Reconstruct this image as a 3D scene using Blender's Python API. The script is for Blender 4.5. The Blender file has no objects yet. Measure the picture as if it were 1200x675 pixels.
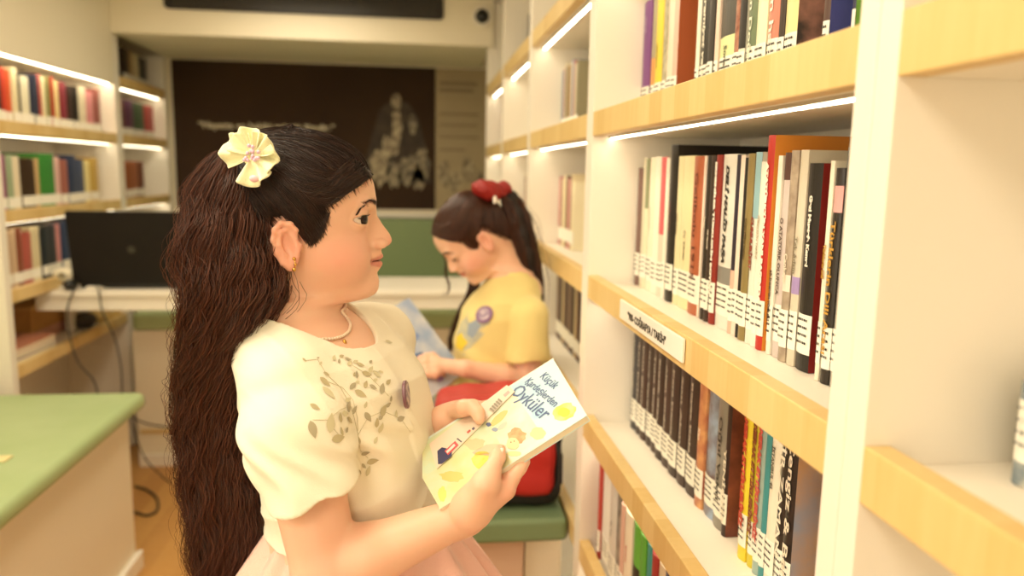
import bpy, math, random
import numpy as np
from math import sin, cos, pi, sqrt, radians
from mathutils import Vector, Matrix
random.seed(7); RNG = np.random.default_rng(7)
SC = bpy.context.scene; COL = SC.collection

# ---------------------------------------------------------------- camera
F = 900.0; EYE = np.array([0.0, 0.0, 1.35])
YAW, PITCH, ROLL = 0.12293, 0.15052, 0.018
cf = np.array([sin(YAW)*cos(PITCH), cos(YAW)*cos(PITCH), -sin(PITCH)])
cr0 = np.array([cos(YAW), -sin(YAW), 0.0]); cu0 = np.cross(cr0, cf)
cr = cos(ROLL)*cr0 + sin(ROLL)*cu0; cu = -sin(ROLL)*cr0 + cos(ROLL)*cu0
cam = bpy.data.objects.new('camera', bpy.data.cameras.new('camera')); COL.objects.link(cam)
cam.matrix_world = Matrix(((cr[0], cu[0], -cf[0], EYE[0]), (cr[1], cu[1], -cf[1], EYE[1]), (cr[2], cu[2], -cf[2], EYE[2]), (0, 0, 0, 1)))
cam.data.sensor_width = 36; cam.data.lens = 27; cam.data.clip_start = 0.05
cam.data.dof.use_dof = True; cam.data.dof.focus_distance = 0.88; cam.data.dof.aperture_fstop = 3.1
SC.camera = cam

def at(x, y, X=None, Y=None, Z=None):
    """the point of the plane X=, Y= or Z= that the photograph shows at pixel x, y"""
    d = cf*F + cr*(x-600) + cu*(337.5-y)
    t = X/d[0] if X is not None else (Y/d[1] if Y is not None else (Z-EYE[2])/d[2])
    return EYE + d*t

# ---------------------------------------------------------------- light
SC.view_settings.view_transform = 'Standard'; SC.view_settings.look = 'None'
SC.view_settings.gamma = 1; SC.view_settings.use_curve_mapping = False
SC.view_settings.exposure = 0.04
CEIL_W = 12.5; REAR_W = 7.0; SIDE_W = 7.5; LED_E = 13.0
world = bpy.data.worlds.new('world'); SC.world = world; world.use_nodes = True
world.node_tree.nodes['Background'].inputs[0].default_value = (1.0, 0.90, 0.76, 1)
world.node_tree.nodes['Background'].inputs[1].default_value = 0.5
def area(name, loc, size, watts, color, target):
    l = bpy.data.lights.new(name, 'AREA'); l.shape = 'RECTANGLE'; l.size, l.size_y = size; l.energy = watts; l.color = color
    o = bpy.data.objects.new(name, l); COL.objects.link(o); o.location = loc
    o.rotation_euler = (Vector(target)-Vector(loc)).to_track_quat('-Z', 'Y').to_euler(); return o
WARM = (1.0, 0.885, 0.66)
for i, (y, k) in enumerate(((-0.7, 1.2), (0.75, 1.0), (2.2, 0.9), (3.3, 0.4))):
    area('ceiling_lamp', (-0.52, y, 2.115), (0.5, 0.75) if i < 3 else (0.5, 0.4), CEIL_W*k, WARM, (-0.52, y, 0))
area('added_rear_light', (-0.55, -1.40, 1.35), (1.1, 1.5), REAR_W, (1.0, 0.93, 0.80), (-0.35, 1, 1.2))  # added light before the solid near wall; there is no doorway
area('added_side_light', (-1.60, 0.55, 1.45), (0.9, 0.7), SIDE_W, (1.0, 0.95, 0.86), (0.0, 0.75, 1.1))  # added light from the left to whiten the sleeve

# ---------------------------------------------------------------- materials
def lin(c):
    if isinstance(c, str): c = [int(c[i:i+2], 16)/255 for i in (0, 2, 4)]
    return tuple(((v+0.055)/1.055)**2.4 if v > 0.04045 else v/12.92 for v in c)
MATS = {}
def mat(name, col, rough=0.5, metal=0.0, spec=0.5, emit=0.0, sub=0.0, sheen=0.0, bump=None, var=None, alpha=1.0):
    if name in MATS: return MATS[name]
    m = bpy.data.materials.new(name); m.use_nodes = True; nt = m.node_tree; b = nt.nodes['Principled BSDF']
    c = lin(col)+(1,)
    b.inputs['Base Color'].default_value = c; b.inputs['Roughness'].default_value = rough; b.inputs['Metallic'].default_value = metal
    b.inputs['Specular IOR Level'].default_value = spec
    if emit: b.inputs['Emission Color'].default_value = c; b.inputs['Emission Strength'].default_value = emit
    if sub: b.inputs['Subsurface Weight'].default_value = sub; b.inputs['Subsurface Radius'].default_value = (0.6, 0.22, 0.12); b.inputs['Subsurface Scale'].default_value = 0.012
    if sheen: b.inputs['Sheen Weight'].default_value = sheen
    if alpha < 1: b.inputs['Alpha'].default_value = alpha
    tc = None
    if var or bump: tc = nt.nodes.new('ShaderNodeTexCoord')
    if var:   # (scale, amount, second colour)
        n = nt.nodes.new('ShaderNodeTexNoise'); n.inputs['Scale'].default_value = var[0]; n.inputs['Detail'].default_value = 4
        nt.links.new(tc.outputs['Object'], n.inputs['Vector'])
        mx = nt.nodes.new('ShaderNodeMix'); mx.data_type = 'RGBA'; mx.inputs[6].default_value = c; mx.inputs[7].default_value = lin(var[2])+(1,)
        r = nt.nodes.new('ShaderNodeMapRange'); r.inputs[1].default_value = 0.5-0.5/max(var[1], 1e-3)*0.2; r.inputs[2].default_value = 0.5+0.5/max(var[1], 1e-3)*0.2
        nt.links.new(n.outputs['Fac'], r.inputs[0]); nt.links.new(r.outputs[0], mx.inputs[0]); nt.links.new(mx.outputs[2], b.inputs['Base Color'])
    if bump:  # (scale, strength)
        n = nt.nodes.new('ShaderNodeTexNoise'); n.inputs['Scale'].default_value = bump[0]; n.inputs['Detail'].default_value = 3
        nt.links.new(tc.outputs['Object'], n.inputs['Vector'])
        bp = nt.nodes.new('ShaderNodeBump'); bp.inputs['Strength'].default_value = bump[1]; bp.inputs['Distance'].default_value = 0.002
        nt.links.new(n.outputs['Fac'], bp.inputs['Height']); nt.links.new(bp.outputs[0], b.inputs['Normal'])
    MATS[name] = m; return m
def attr_mat(name, rough=0.5, sub=0.0, spec=0.4, sheen=0.0, bump=None):
    m = mat(name, 'ffffff', rough, sub=sub, spec=spec, sheen=sheen, bump=bump)
    a = m.node_tree.nodes.new('ShaderNodeAttribute'); a.attribute_name = 'tint'
    m.node_tree.links.new(a.outputs['Color'], m.node_tree.nodes['Principled BSDF'].inputs['Base Color']); return m
def wood_mat(name, c1, c2, axis=1, lam=0.055):
    """butcher-block wood: lamellas of different tone side by side along one axis, fine grain inside"""
    m = bpy.data.materials.new(name); m.use_nodes = True; nt = m.node_tree; N = nt.nodes; L = nt.links; b = N['Principled BSDF']; b.inputs['Roughness'].default_value = 0.42
    g = N.new('ShaderNodeNewGeometry'); sp = N.new('ShaderNodeSeparateXYZ'); L.new(g.outputs['Position'], sp.inputs[0])
    dv = N.new('ShaderNodeMath'); dv.operation = 'DIVIDE'; dv.inputs[1].default_value = lam; L.new(sp.outputs[axis], dv.inputs[0])
    fl = N.new('ShaderNodeMath'); fl.operation = 'FLOOR'; L.new(dv.outputs[0], fl.inputs[0])
    wn = N.new('ShaderNodeTexWhiteNoise'); wn.noise_dimensions = '1D'; L.new(fl.outputs[0], wn.inputs['W'])
    mp = N.new('ShaderNodeMapping'); mp.inputs['Scale'].default_value = (60, 90, 14) if axis == 1 else (14, 60, 90); L.new(g.outputs['Position'], mp.inputs[0])
    nz = N.new('ShaderNodeTexNoise'); nz.inputs['Scale'].default_value = 1; nz.inputs['Detail'].default_value = 5; L.new(mp.outputs[0], nz.inputs['Vector'])
    ad = N.new('ShaderNodeMath'); ad.operation = 'MULTIPLY_ADD'; ad.inputs[1].default_value = 0.55; L.new(wn.outputs['Value'], ad.inputs[0])
    ml = N.new('ShaderNodeMath'); ml.operation = 'MULTIPLY'; ml.inputs[1].default_value = 0.5; L.new(nz.outputs['Fac'], ml.inputs[0]); L.new(ml.outputs[0], ad.inputs[2])
    mx = N.new('ShaderNodeMix'); mx.data_type = 'RGBA'; mx.inputs[6].default_value = lin(c1)+(1,); mx.inputs[7].default_value = lin(c2)+(1,)
    L.new(ad.outputs[0], mx.inputs[0]); L.new(mx.outputs[2], b.inputs['Base Color']); return m

WHITE = mat('white_laminate', 'f6eee0', 0.38, bump=(90, 0.04))
CREAM = mat('cream_panel', 'f3e9d2', 0.5, bump=(60, 0.05))
WALLM = mat('wall_paint', 'efe4cc', 0.65, bump=(120, 0.06))
CEILM = mat('ceiling_paint', 'f6efe0', 0.7, bump=(100, 0.05))
WOOD = wood_mat('oak_edge', 'edd297', 'd9b46e')
FLOORM = wood_mat('floor_oak', 'd8a661', 'b98344', axis=0, lam=0.09)
LED = mat('led_light', 'fff0d0', 0.5, emit=LED_E)
ALU = mat('aluminium', 'd8d3c8', 0.35, metal=0.9)
PAPER = mat('book_paper', 'efe4c8', 0.8, bump=(400, 0.1))
LABELM = mat('label_paper', 'f7f3e6', 0.6)
INK = mat('label_ink', '2c2824', 0.7)
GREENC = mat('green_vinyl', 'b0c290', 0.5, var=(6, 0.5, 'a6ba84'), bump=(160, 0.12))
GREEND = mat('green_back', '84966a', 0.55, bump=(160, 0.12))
BLACKP = mat('black_plastic', '17140f', 0.4, bump=(200, 0.05))
SKIN = attr_mat('skin', 0.42, sub=0.25, spec=0.4, bump=(350, 0.05))

# ---------------------------------------------------------------- object helpers
def link(name, me, m=None, parent=None, smooth=False):
    o = bpy.data.objects.new(name, me); COL.objects.link(o)
    if m is not None:
        for x in (m if isinstance(m, (list, tuple)) else [m]): me.materials.append(x)
    if parent is not None: o.parent = parent
    if smooth: me.polygons.foreach_set('use_smooth', [True]*len(me.polygons))
    return o
def tag(o, label=None, cat=None, group=None, kind=None):
    if label: o['label'] = label
    if cat: o['category'] = cat
    if group: o['group'] = group
    if kind: o['kind'] = kind
    return o
def empty(name, loc=(0, 0, 0), parent=None):
    o = bpy.data.objects.new(name, None); COL.objects.link(o); o.location = loc; o.empty_display_size = 0.05
    if parent is not None: o.parent = parent
    return o
class MB:
    """collects shapes into one mesh"""
    def __init__(s): s.v = []; s.f = []; s.mi = []
    def add(s, vs, fs, mi=0):
        n = len(s.v); s.v += [tuple(v) for v in vs]; s.f += [tuple(i+n for i in f) for f in fs]; s.mi += [mi]*len(fs); return s
    def box(s, a, b, mi=0, M=None):
        (x0, y0, z0), (x1, y1, z1) = a, b
        vs = [(x0, y0, z0), (x1, y0, z0), (x1, y1, z0), (x0, y1, z0), (x0, y0, z1), (x1, y0, z1), (x1, y1, z1), (x0, y1, z1)]
        if M is not None: vs = [tuple(M @ Vector(v)) for v in vs]
        return s.add(vs, [(3, 2, 1, 0), (4, 5, 6, 7), (0, 1, 5, 4), (1, 2, 6, 5), (2, 3, 7, 6), (3, 0, 4, 7)], mi)
    def prism(s, poly, z0, z1, mi=0, M=None):
        n = len(poly); vs = [(x, y, z0) for x, y in poly]+[(x, y, z1) for x, y in poly]
        if M is not None: vs = [tuple(M @ Vector(v)) for v in vs]
        return s.add(vs, [tuple(range(n))[::-1], tuple(range(n, 2*n))]+[(i, (i+1) % n, n+(i+1) % n, n+i) for i in range(n)], mi)
    def hexa(s, quad, off, mi=0):
        q = [np.array(p, float) for p in quad]; off = np.array(off, float); vs = q+[p+off for p in q]
        return s.add(vs, [(3, 2, 1, 0), (4, 5, 6, 7), (0, 1, 5, 4), (1, 2, 6, 5), (2, 3, 7, 6), (3, 0, 4, 7)], mi)
    def tube(s, pts, r, n=8, mi=0):
        pts = [np.array(p, float) for p in pts]; rs = r if hasattr(r, '__len__') else [r]*len(pts); rings = []; up = None
        for i, p in enumerate(pts):
            t = pts[min(i+1, len(pts)-1)]-pts[max(i-1, 0)]; t = t/(np.linalg.norm(t)+1e-12)
            if up is None: up = np.array([0, 0, 1.0]) if abs(t[2]) < 0.9 else np.array([1.0, 0, 0])
            u = up-t*np.dot(up, t); u /= np.linalg.norm(u)+1e-12; w = np.cross(t, u); up = u
            rings.append([p+rs[i]*(cos(2*pi*k/n)*u+sin(2*pi*k/n)*w) for k in range(n)])
        vs = [v for R in rings for v in R]; fs = []
        for i in range(len(pts)-1):
            for k in range(n): fs.append((i*n+k, i*n+(k+1) % n, (i+1)*n+(k+1) % n, (i+1)*n+k))
        fs.append(tuple(range(n))[::-1]); fs.append(tuple((len(pts)-1)*n+k for k in range(n)))
        return s.add(vs, fs, mi)
    def ball(s, c, r, mi=0, nu=14, nv=8, M=None):
        r = r if hasattr(r, '__len__') else (r, r, r); vs = []; fs = []
        for j in range(1, nv):
            for i in range(nu): a = 2*pi*i/nu; b = pi*j/nv; vs.append((r[0]*sin(b)*cos(a), r[1]*sin(b)*sin(a), r[2]*cos(b)))
        vs += [(0, 0, r[2]), (0, 0, -r[2])]; T = len(vs)-2
        for j in range(nv-2):
            for i in range(nu): fs.append((j*nu+i, (j+1)*nu+i, (j+1)*nu+(i+1) % nu, j*nu+(i+1) % nu))
        for i in range(nu): fs.append((T, i, (i+1) % nu)); fs.append((T+1, (nv-2)*nu+(i+1) % nu, (nv-2)*nu+i))
        vs = [np.array(M @ Vector(v)) if M is not None else np.array(v) for v in vs]
        return s.add([v+np.array(c) for v in vs], fs, mi)
    def build(s, name, m, parent=None, bevel=0, smooth=False, seg=2):
        me = bpy.data.meshes.new(name); me.from_pydata([tuple(float(c) for c in v) for v in s.v], [], s.f); me.update()
        o = link(name, me, m, parent, smooth)
        if any(s.mi): me.polygons.foreach_set('material_index', s.mi)
        if bevel:
            b = o.modifiers.new('bevel', 'BEVEL'); b.width = bevel; b.segments = seg; b.limit_method = 'ANGLE'
            b.harden_normals = False
        return o
def bx(name, a, b, m, parent=None, bevel=0.0015): return MB().box(a, b).build(name, m, parent, bevel)
def np_mesh(name, V, Fc, tint=None):
    me = bpy.data.meshes.new(name); V = np.asarray(V, np.float32); Fc = np.asarray(Fc, np.int32); k = Fc.shape[1]
    me.vertices.add(len(V)); me.vertices.foreach_set('co', V.ravel())
    me.loops.add(Fc.size); me.loops.foreach_set('vertex_index', Fc.ravel())
    me.polygons.add(len(Fc)); me.polygons.foreach_set('loop_start', np.arange(0, Fc.size, k, dtype=np.int32))
    me.update(calc_edges=True); me.polygons.foreach_set('use_smooth', np.ones(len(Fc), bool))
    if tint is not None:
        a = me.color_attributes.new('tint', 'FLOAT_COLOR', 'POINT'); a.data.foreach_set('color', np.concatenate([tint, np.ones((len(tint), 1))], 1).astype(np.float32).ravel())
    return me
def text_mesh(body, size, bold=0.0, shear=0.0, space=1.0):
    c = bpy.data.curves.new('lettering', 'FONT'); c.body = body; c.size = size; c.align_x = 'CENTER'; c.align_y = 'CENTER'; c.offset = bold; c.shear = shear; c.space_character = space; c.resolution_u = 2
    o = bpy.data.objects.new('lettering', c); COL.objects.link(o); dg = bpy.context.evaluated_depsgraph_get(); dg.update()
    me = bpy.data.meshes.new_from_object(o.evaluated_get(dg)); bpy.data.objects.remove(o); bpy.data.curves.remove(c)
    if len(me.vertices):
        a = np.array([v.co for v in me.vertices]); m_ = (a.min(0)+a.max(0))/2; me.transform(Matrix.Translation((-m_[0], -m_[1], 0)))
    return me
def text(name, body, size, origin, xdir, ydir, m, parent, bold=0.0, shear=0.0, width=None, space=1.0, sx=1.0):
    """flat lettering at origin, reading along xdir with ydir up"""
    me = text_mesh(body, size, bold, shear, space); x = Vector(xdir).normalized(); y = Vector(ydir).normalized(); z = x.cross(y)
    s = 1.0
    if width and len(me.vertices):
        w = max(v.co.x for v in me.vertices)-min(v.co.x for v in me.vertices); s = width/w if w > 0 else 1
        if not isinstance(sx, float): s = 1
    Mx = Matrix((x, y, z)).transposed().to_4x4(); Mx.translation = Vector(origin)
    me.transform(Mx @ Matrix.Diagonal((s*sx, min(s, 1.0) if width else 1.0, 1, 1)))
    o = link(name, me, m, parent); return o

# ---------------------------------------------------------------- smooth solids from distance fields
def smin(a, b, k):
    if k <= 0: return np.minimum(a, b)
    h = np.maximum(k-np.abs(a-b), 0)/k; return np.minimum(a, b)-h*h*k*0.25
class Field:
    def __init__(s): s.p = []
    def fn(s, f, c, r, k=0.0, op='u'): s.p.append((f, np.array(c, float), r, k, op)); return s
    def cap(s, a, b, ra, rb, k=0.01, op='u'):
        a = np.array(a, float); b = np.array(b, float); d = b-a; L2 = max(float(d@d), 1e-12)
        def f(P):
            t = np.clip(((P-a)@d)/L2, 0, 1); return np.linalg.norm(P-a-t[:, None]*d, axis=1)-(ra+(rb-ra)*t)
        return s.fn(f, (a+b)/2, sqrt(L2)/2+max(ra, rb), k, op)
    def ell(s, c, r, k=0.01, op='u', R=None):
        c = np.array(c, float); r = np.array(r, float)
        def f(P):
            q = P-c
            if R is not None: q = q@R
            k0 = np.linalg.norm(q/r, axis=1); k1 = np.linalg.norm(q/(r*r), axis=1)+1e-9
            return np.where(k0 < 1e-3, -r.min(), k0*(k0-1)/k1)
        return s.fn(f, c, r.max(), k, op)
    def chain(s, pts, rs, k=0.006):
        for i in range(len(pts)-1): s.cap(pts[i], pts[i+1], rs[i], rs[i+1], k if i == 0 else min(k, 0.004))
        return s
    def ev(s, P, c=None, rad=0.0):
        d = np.full(len(P), 1.0)
        for f, pc, pr, k, op in s.p:
            if c is not None and pr is not None and np.linalg.norm(pc-c) > pr+rad+max(k, 0)+0.01: continue
            v = f(P)
            if op == 'u': d = smin(d, v, k)
            elif op == 's': d = -smin(-d, v, k)
            elif op == 'i': d = -smin(-d, -v, k)
            else: d = d+v
        return d
    def mesh(s, lo, hi, h, N=24, slack=1.0):
        lo = np.array(lo, float); n = np.ceil((np.array(hi)-lo)/h/N).astype(int); S = n*N+2
        g = np.stack(np.meshgrid(*[np.arange(k) for k in n], indexing='ij'), -1).reshape(-1, 3)
        C = lo+(g+0.5)*N*h; diag = N*h*0.87; dc = s.ev(C); g = g[np.abs(dc) < diag*1.5*slack+0.004]
        q = np.arange(N+1); I = np.stack(np.meshgrid(q, q, q, indexing='ij'), -1).reshape(-1, 3)
        keys = []; pos = []; quads = []; M1 = N+1
        key = lambda a: (a[:, 0]*S[1]+a[:, 1])*S[2]+a[:, 2]
        for b in g:
            base = b*N; P = lo+(I+base)*h; D = s.ev(P, lo+(b+0.5)*N*h, diag).reshape(M1, M1, M1); D = np.where(D == 0, 1e-9, D)
            neg = D < 0
            if neg.all() or not neg.any(): continue
            cnt = sum(neg[i:N+i, j:N+j, k:N+k].astype(np.int8) for i in (0, 1) for j in (0, 1) for k in (0, 1))
            ac = np.argwhere((cnt > 0) & (cnt < 8))
            if len(ac):
                sm = np.zeros((len(ac), 3)); ct = np.zeros(len(ac))
                for ax in range(3):
                    o1, o2 = [a for a in range(3) if a != ax]
                    for i in (0, 1):
                        for j in (0, 1):
                            p0 = ac.copy(); p0[:, o1] += i; p0[:, o2] += j; p1 = p0.copy(); p1[:, ax] += 1
                            d0 = D[tuple(p0.T)]; d1 = D[tuple(p1.T)]; w = (d0 < 0) != (d1 < 0)
                            t = np.where(w, d0/(d0-d1+1e-20), 0); X = p0.astype(float); X[:, ax] += t; sm[w] += X[w]; ct += w
                keys.append(key(ac+base)); pos.append(lo+(sm/ct[:, None]+base)*h)
            for ax in range(3):
                sl0 = [slice(0, N)]*3; sl1 = list(sl0); sl1[ax] = slice(1, N+1); a0 = neg[tuple(sl0)]; a1 = neg[tuple(sl1)]
                e = np.argwhere(a0 != a1)
                if not len(e): continue
                o1 = (ax+1) % 3; o2 = (ax+2) % 3; c0 = e+base; c1 = c0.copy(); c1[:, o1] -= 1; c2 = c1.copy(); c2[:, o2] -= 1; c3 = c0.copy(); c3[:, o2] -= 1
                Q = np.stack([key(c0), key(c1), key(c2), key(c3)], 1); fl = a0[tuple(e.T)]; Q[~fl] = Q[~fl][:, ::-1]; quads.append(Q)
        K = np.concatenate(keys); V = np.concatenate(pos); Q = np.concatenate(quads); o = np.argsort(K); K = K[o]; V = V[o]
        ix = np.searchsorted(K, Q); ix = np.clip(ix, 0, len(K)-1); ok = (K[ix] == Q).all(1)
        return V, ix[ok]
def relax(V, Q, it=2, w=0.5):
    E = np.concatenate([Q[:, [0, 1]], Q[:, [1, 2]], Q[:, [2, 3]], Q[:, [3, 0]]]); E = np.concatenate([E, E[:, ::-1]])
    n = np.bincount(E[:, 0], minlength=len(V)).astype(float)
    for _ in range(it):
        S = np.stack([np.bincount(E[:, 0], V[E[:, 1], a], len(V)) for a in range(3)], 1); A = S/np.maximum(n, 1)[:, None]; V = V+w*(A-V)
    return V
def grad(f, P, e=8e-4):
    return np.stack([(f(P+np.eye(3)[a]*e)-f(P-np.eye(3)[a]*e))/(2*e) for a in range(3)], 1)
def project(f, P, off=0.0, it=4):
    for _ in range(it+1):
        d = f(P); G = grad(f, P); g2 = np.maximum((G**2).sum(1), .02); P = P-np.clip(d/g2, -0.03, 0.03)[:, None]*G
    G = grad(f, P); return P+G/np.maximum(np.linalg.norm(G, axis=1), .1)[:, None]*(off if np.isscalar(off) else np.asarray(off)[:, None])
def strands(paths, rad, taper=0.3, n=3):  
    """many thin hairs; paths (k, m, 3)"""
    k, m, _ = paths.shape; T = np.gradient(paths, axis=1); T /= np.linalg.norm(T, axis=2, keepdims=True)+1e-12
    ref = np.where(np.abs(T[..., 1:2]) < 0.9, np.array([0, 1.0, 0]), np.array([1.0, 0, 0])); U = np.cross(T, ref); U /= np.linalg.norm(U, axis=2, keepdims=True)+1e-12; W = np.cross(T, U)
    t = np.linspace(0, 1, m); r = rad*(np.minimum(1, (1-t)/0.25)*(1-taper)+taper)*np.clip(.25+t/.10, 0, 1); r = (r[None, :]*RNG.uniform(0.7, 1.2, (k, 1)))[..., None]
    R = np.stack([paths+r*(cos(2*pi*j/n)*U+sin(2*pi*j/n)*W) for j in range(n)], 2).reshape(-1, 3)
    i = np.arange(k)[:, None, None]; a = np.arange(m-1)[None, :, None]; j = np.arange(n)[None, None, :]
    b0 = (i*m+a)*n; q = np.stack(np.broadcast_arrays(b0+j, b0+(j+1) % n, b0+n+(j+1) % n, b0+n+j), -1).reshape(-1, 4); return R, q

# ---------------------------------------------------------------- the room (a long narrow library bus)
XL, XR, YN, YF, ZC = -1.66, 0.66, -1.5, 4.55, 2.15
def struct(name, a, b, m, bevel=0.0): return tag(bx(name, a, b, m, None, bevel), kind='structure')
struct('floor', (XL-.05, YN-.05, -.05), (XR+.05, YF+.05, 0), FLOORM)
struct('ceiling', (XL-.05, YN-.05, ZC), (XR+.05, YF+.05, ZC+.05), CEILM)
struct('wall_left', (XL-.05, YN, 0), (XL, YF, ZC), WALLM)
struct('wall_right', (XR, YN, 0), (XR+.05, YF, ZC), WALLM)
struct('wall_far', (XL, YF, 0), (XR, YF+.05, ZC), WALLM)
struct('wall_near', (XL, YN-.05, 0), (XR, YN, ZC), WALLM)
struct('trim_1', (-1.37, 3.77, 1.935), (0.355, YF, ZC), CREAM, 0.004)         # soffit over the far seat
for i, (a, b) in enumerate((((XL, .06, 1.06), (XL+.03, .10, 1.84)), ((XL, 1.00, 1.06), (XL+.03, 1.04, 1.84)), ((XL, .10, 1.06), (XL+.03, 1.00, 1.10)), ((XL, .10, 1.80), (XL+.03, 1.00, 1.84)))): struct('trim_%d' % (i+2), a, b, WHITE, .003)  # frame of the added side window, out of view
struct('added_window_1', (XL+.001, .10, 1.10), (XL+.008, 1.00, 1.80), mat('added_glow_pane', 'fff6e0', .3, emit=2.0))  # added glowing pane, out of view, to back the side light
struct('baseboard_far', (-1.25, 3.484, 0), (0.30, 3.499, 0.055), WHITE, 0.002)

# ---------------------------------------------------------------- bookcases
NT = 0.045; NX = 0.022
def bookcase(label, y0, y1, side, tops, group, ztop=ZC-.004, x0=0.33, depth=0.30, pt=0.0255, led=True, upper=None, base=True, nlip=0.016):
    """side +1: on the right wall facing -X; -1: on the left wall facing +X"""
    fx = x0; bk = fx+side*depth
    X = lambda a, b: (min(a, b), max(a, b))
    e = empty('bookcase', (fx, (y0+y1)/2, 0)); inv = Matrix.Translation((-fx, -(y0+y1)/2, 0))
    def part(n, a, b, m, par=e, bevel=0.0012):
        (xa, xb) = X(a[0], b[0]); o = bx(n, (xa, a[1], a[2]), (xb, b[1], b[2]), m, par, bevel); o.data.transform(inv); return o
    part('side_panel', (fx, y0, 0), (bk, y0+pt, ztop), WHITE); part('side_panel', (fx, y1-pt, 0), (bk, y1, ztop), WHITE)
    part('back_panel', (bk-side*0.006, y0+pt, 0.0), (bk, y1-pt, ztop), WHITE)
    for z in tops:
        s = part('shelf_board', (fx+side*NX, y0+pt, z-NT), (bk-side*.006, y1-pt, z-nlip), WHITE)
        part('wooden_edge', (fx+side*.0005, y0+pt, z-NT), (fx+side*NX, y1-pt, z), WOOD, s, 0.0015)
        if led and z > (0.5 if side > 0 else 1.0):
            l = part('light_strip', (fx+side*.034, y0+pt+.01, z-NT-.0055), (fx+side*.042, y1-pt-.01, z-NT), LED, s, 0)
            part('strip_profile', (fx+side*.028, y0+pt+.008, z-NT-.004), (fx+side*.034, y1-pt-.008, z-NT), ALU, s, 0)
            part('strip_profile', (fx+side*.042, y0+pt+.008, z-NT-.004), (fx+side*.048, y1-pt-.008, z-NT), ALU, s, 0)
    if upper is not None:
        u = part('upper_door', (fx, y0+pt, upper), (fx+side*.018, y1-pt, ztop), CREAM)
        part('light_strip', (fx+side*.02, y0+pt+.01, upper+.0), (fx+side*.035, y1-pt-.01, upper+.008), LED, u, 0)
        part('cabinet_bottom', (fx+side*.018, y0+pt, upper+.008), (bk-side*.006, y1-pt, upper+.026), WHITE)
    if base: part('plinth', (fx+side*.03, y0+pt, 0), (fx+side*.045, y1-pt, tops[0]-NT if tops[0] < .4 else .07), WHITE)
    tag(e, label, 'bookcase', group); return e
TR = [0.315, 0.60, 0.868, 1.152, 1.465, 1.755]
G = 'white bookcases with oak shelf edges'
bookcase('nearest white bookcase, almost empty, cut off by the right edge of the photo', -0.42, 0.5395, 1, TR, G, led=False)
bookcase('white bookcase packed with books beside the girl in the white shirt', 0.5405, 1.4895, 1, TR, G)
bookcase('white bookcase directly behind the red backpack and seated girl', 1.4905, 2.3295, 1, TR, G)
bookcase('narrow white bookcase just past the seated girl, second from the far end', 2.3305, 3.0895, 1, TR, G)
bookcase('farthest white bookcase of the row behind the seated girl', 3.0905, 3.83, 1, TR, G)
bookcase('white bookcase on the opposite wall beside the laptop, with a closed cream top', 2.72, 3.82, -1, [0.655, 0.92, 1.19, 1.49], G, x0=-1.37, depth=0.285, pt=.04, upper=1.71)
bookcase('small dim bookcase in the corner beside the dark poster', 3.821, 4.52, -1, [0.92, 1.19, 1.49, 1.755], G, x0=-1.37, depth=0.285, ztop=1.933)

# shelf sign
sg = MB().box((0.3255, 0, -.0155), (0.3295, 0.2745, .0155)).build('shelf_sign', mat('sign_white', 'fbf6ec', 0.4), None, 0.001)
pa = at(729, 368, X=.33); pb = at(803, 418, X=.33)
sg.location = (0, pb[1], 1.133); sg.scale = (1, (pa[1]-pb[1])/0.2745, 1); 
bpy.context.view_layer.update()
me = sg.data; me.transform(Matrix.Diagonal((1, sg.scale[1], 1, 1))); sg.scale = (1, 1, 1); LS = pa[1]-pb[1]
text('lettering', '"900- COĞRAFYA / TARİH"', 0.021, (0.3249, LS*.52, 0), (0, -1, 0), (0, 0, 1), INK, sg, bold=.0008, width=LS*.62)
tag(sg, 'white shelf sign with black lettering on the oak shelf edge', 'sign')

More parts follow.
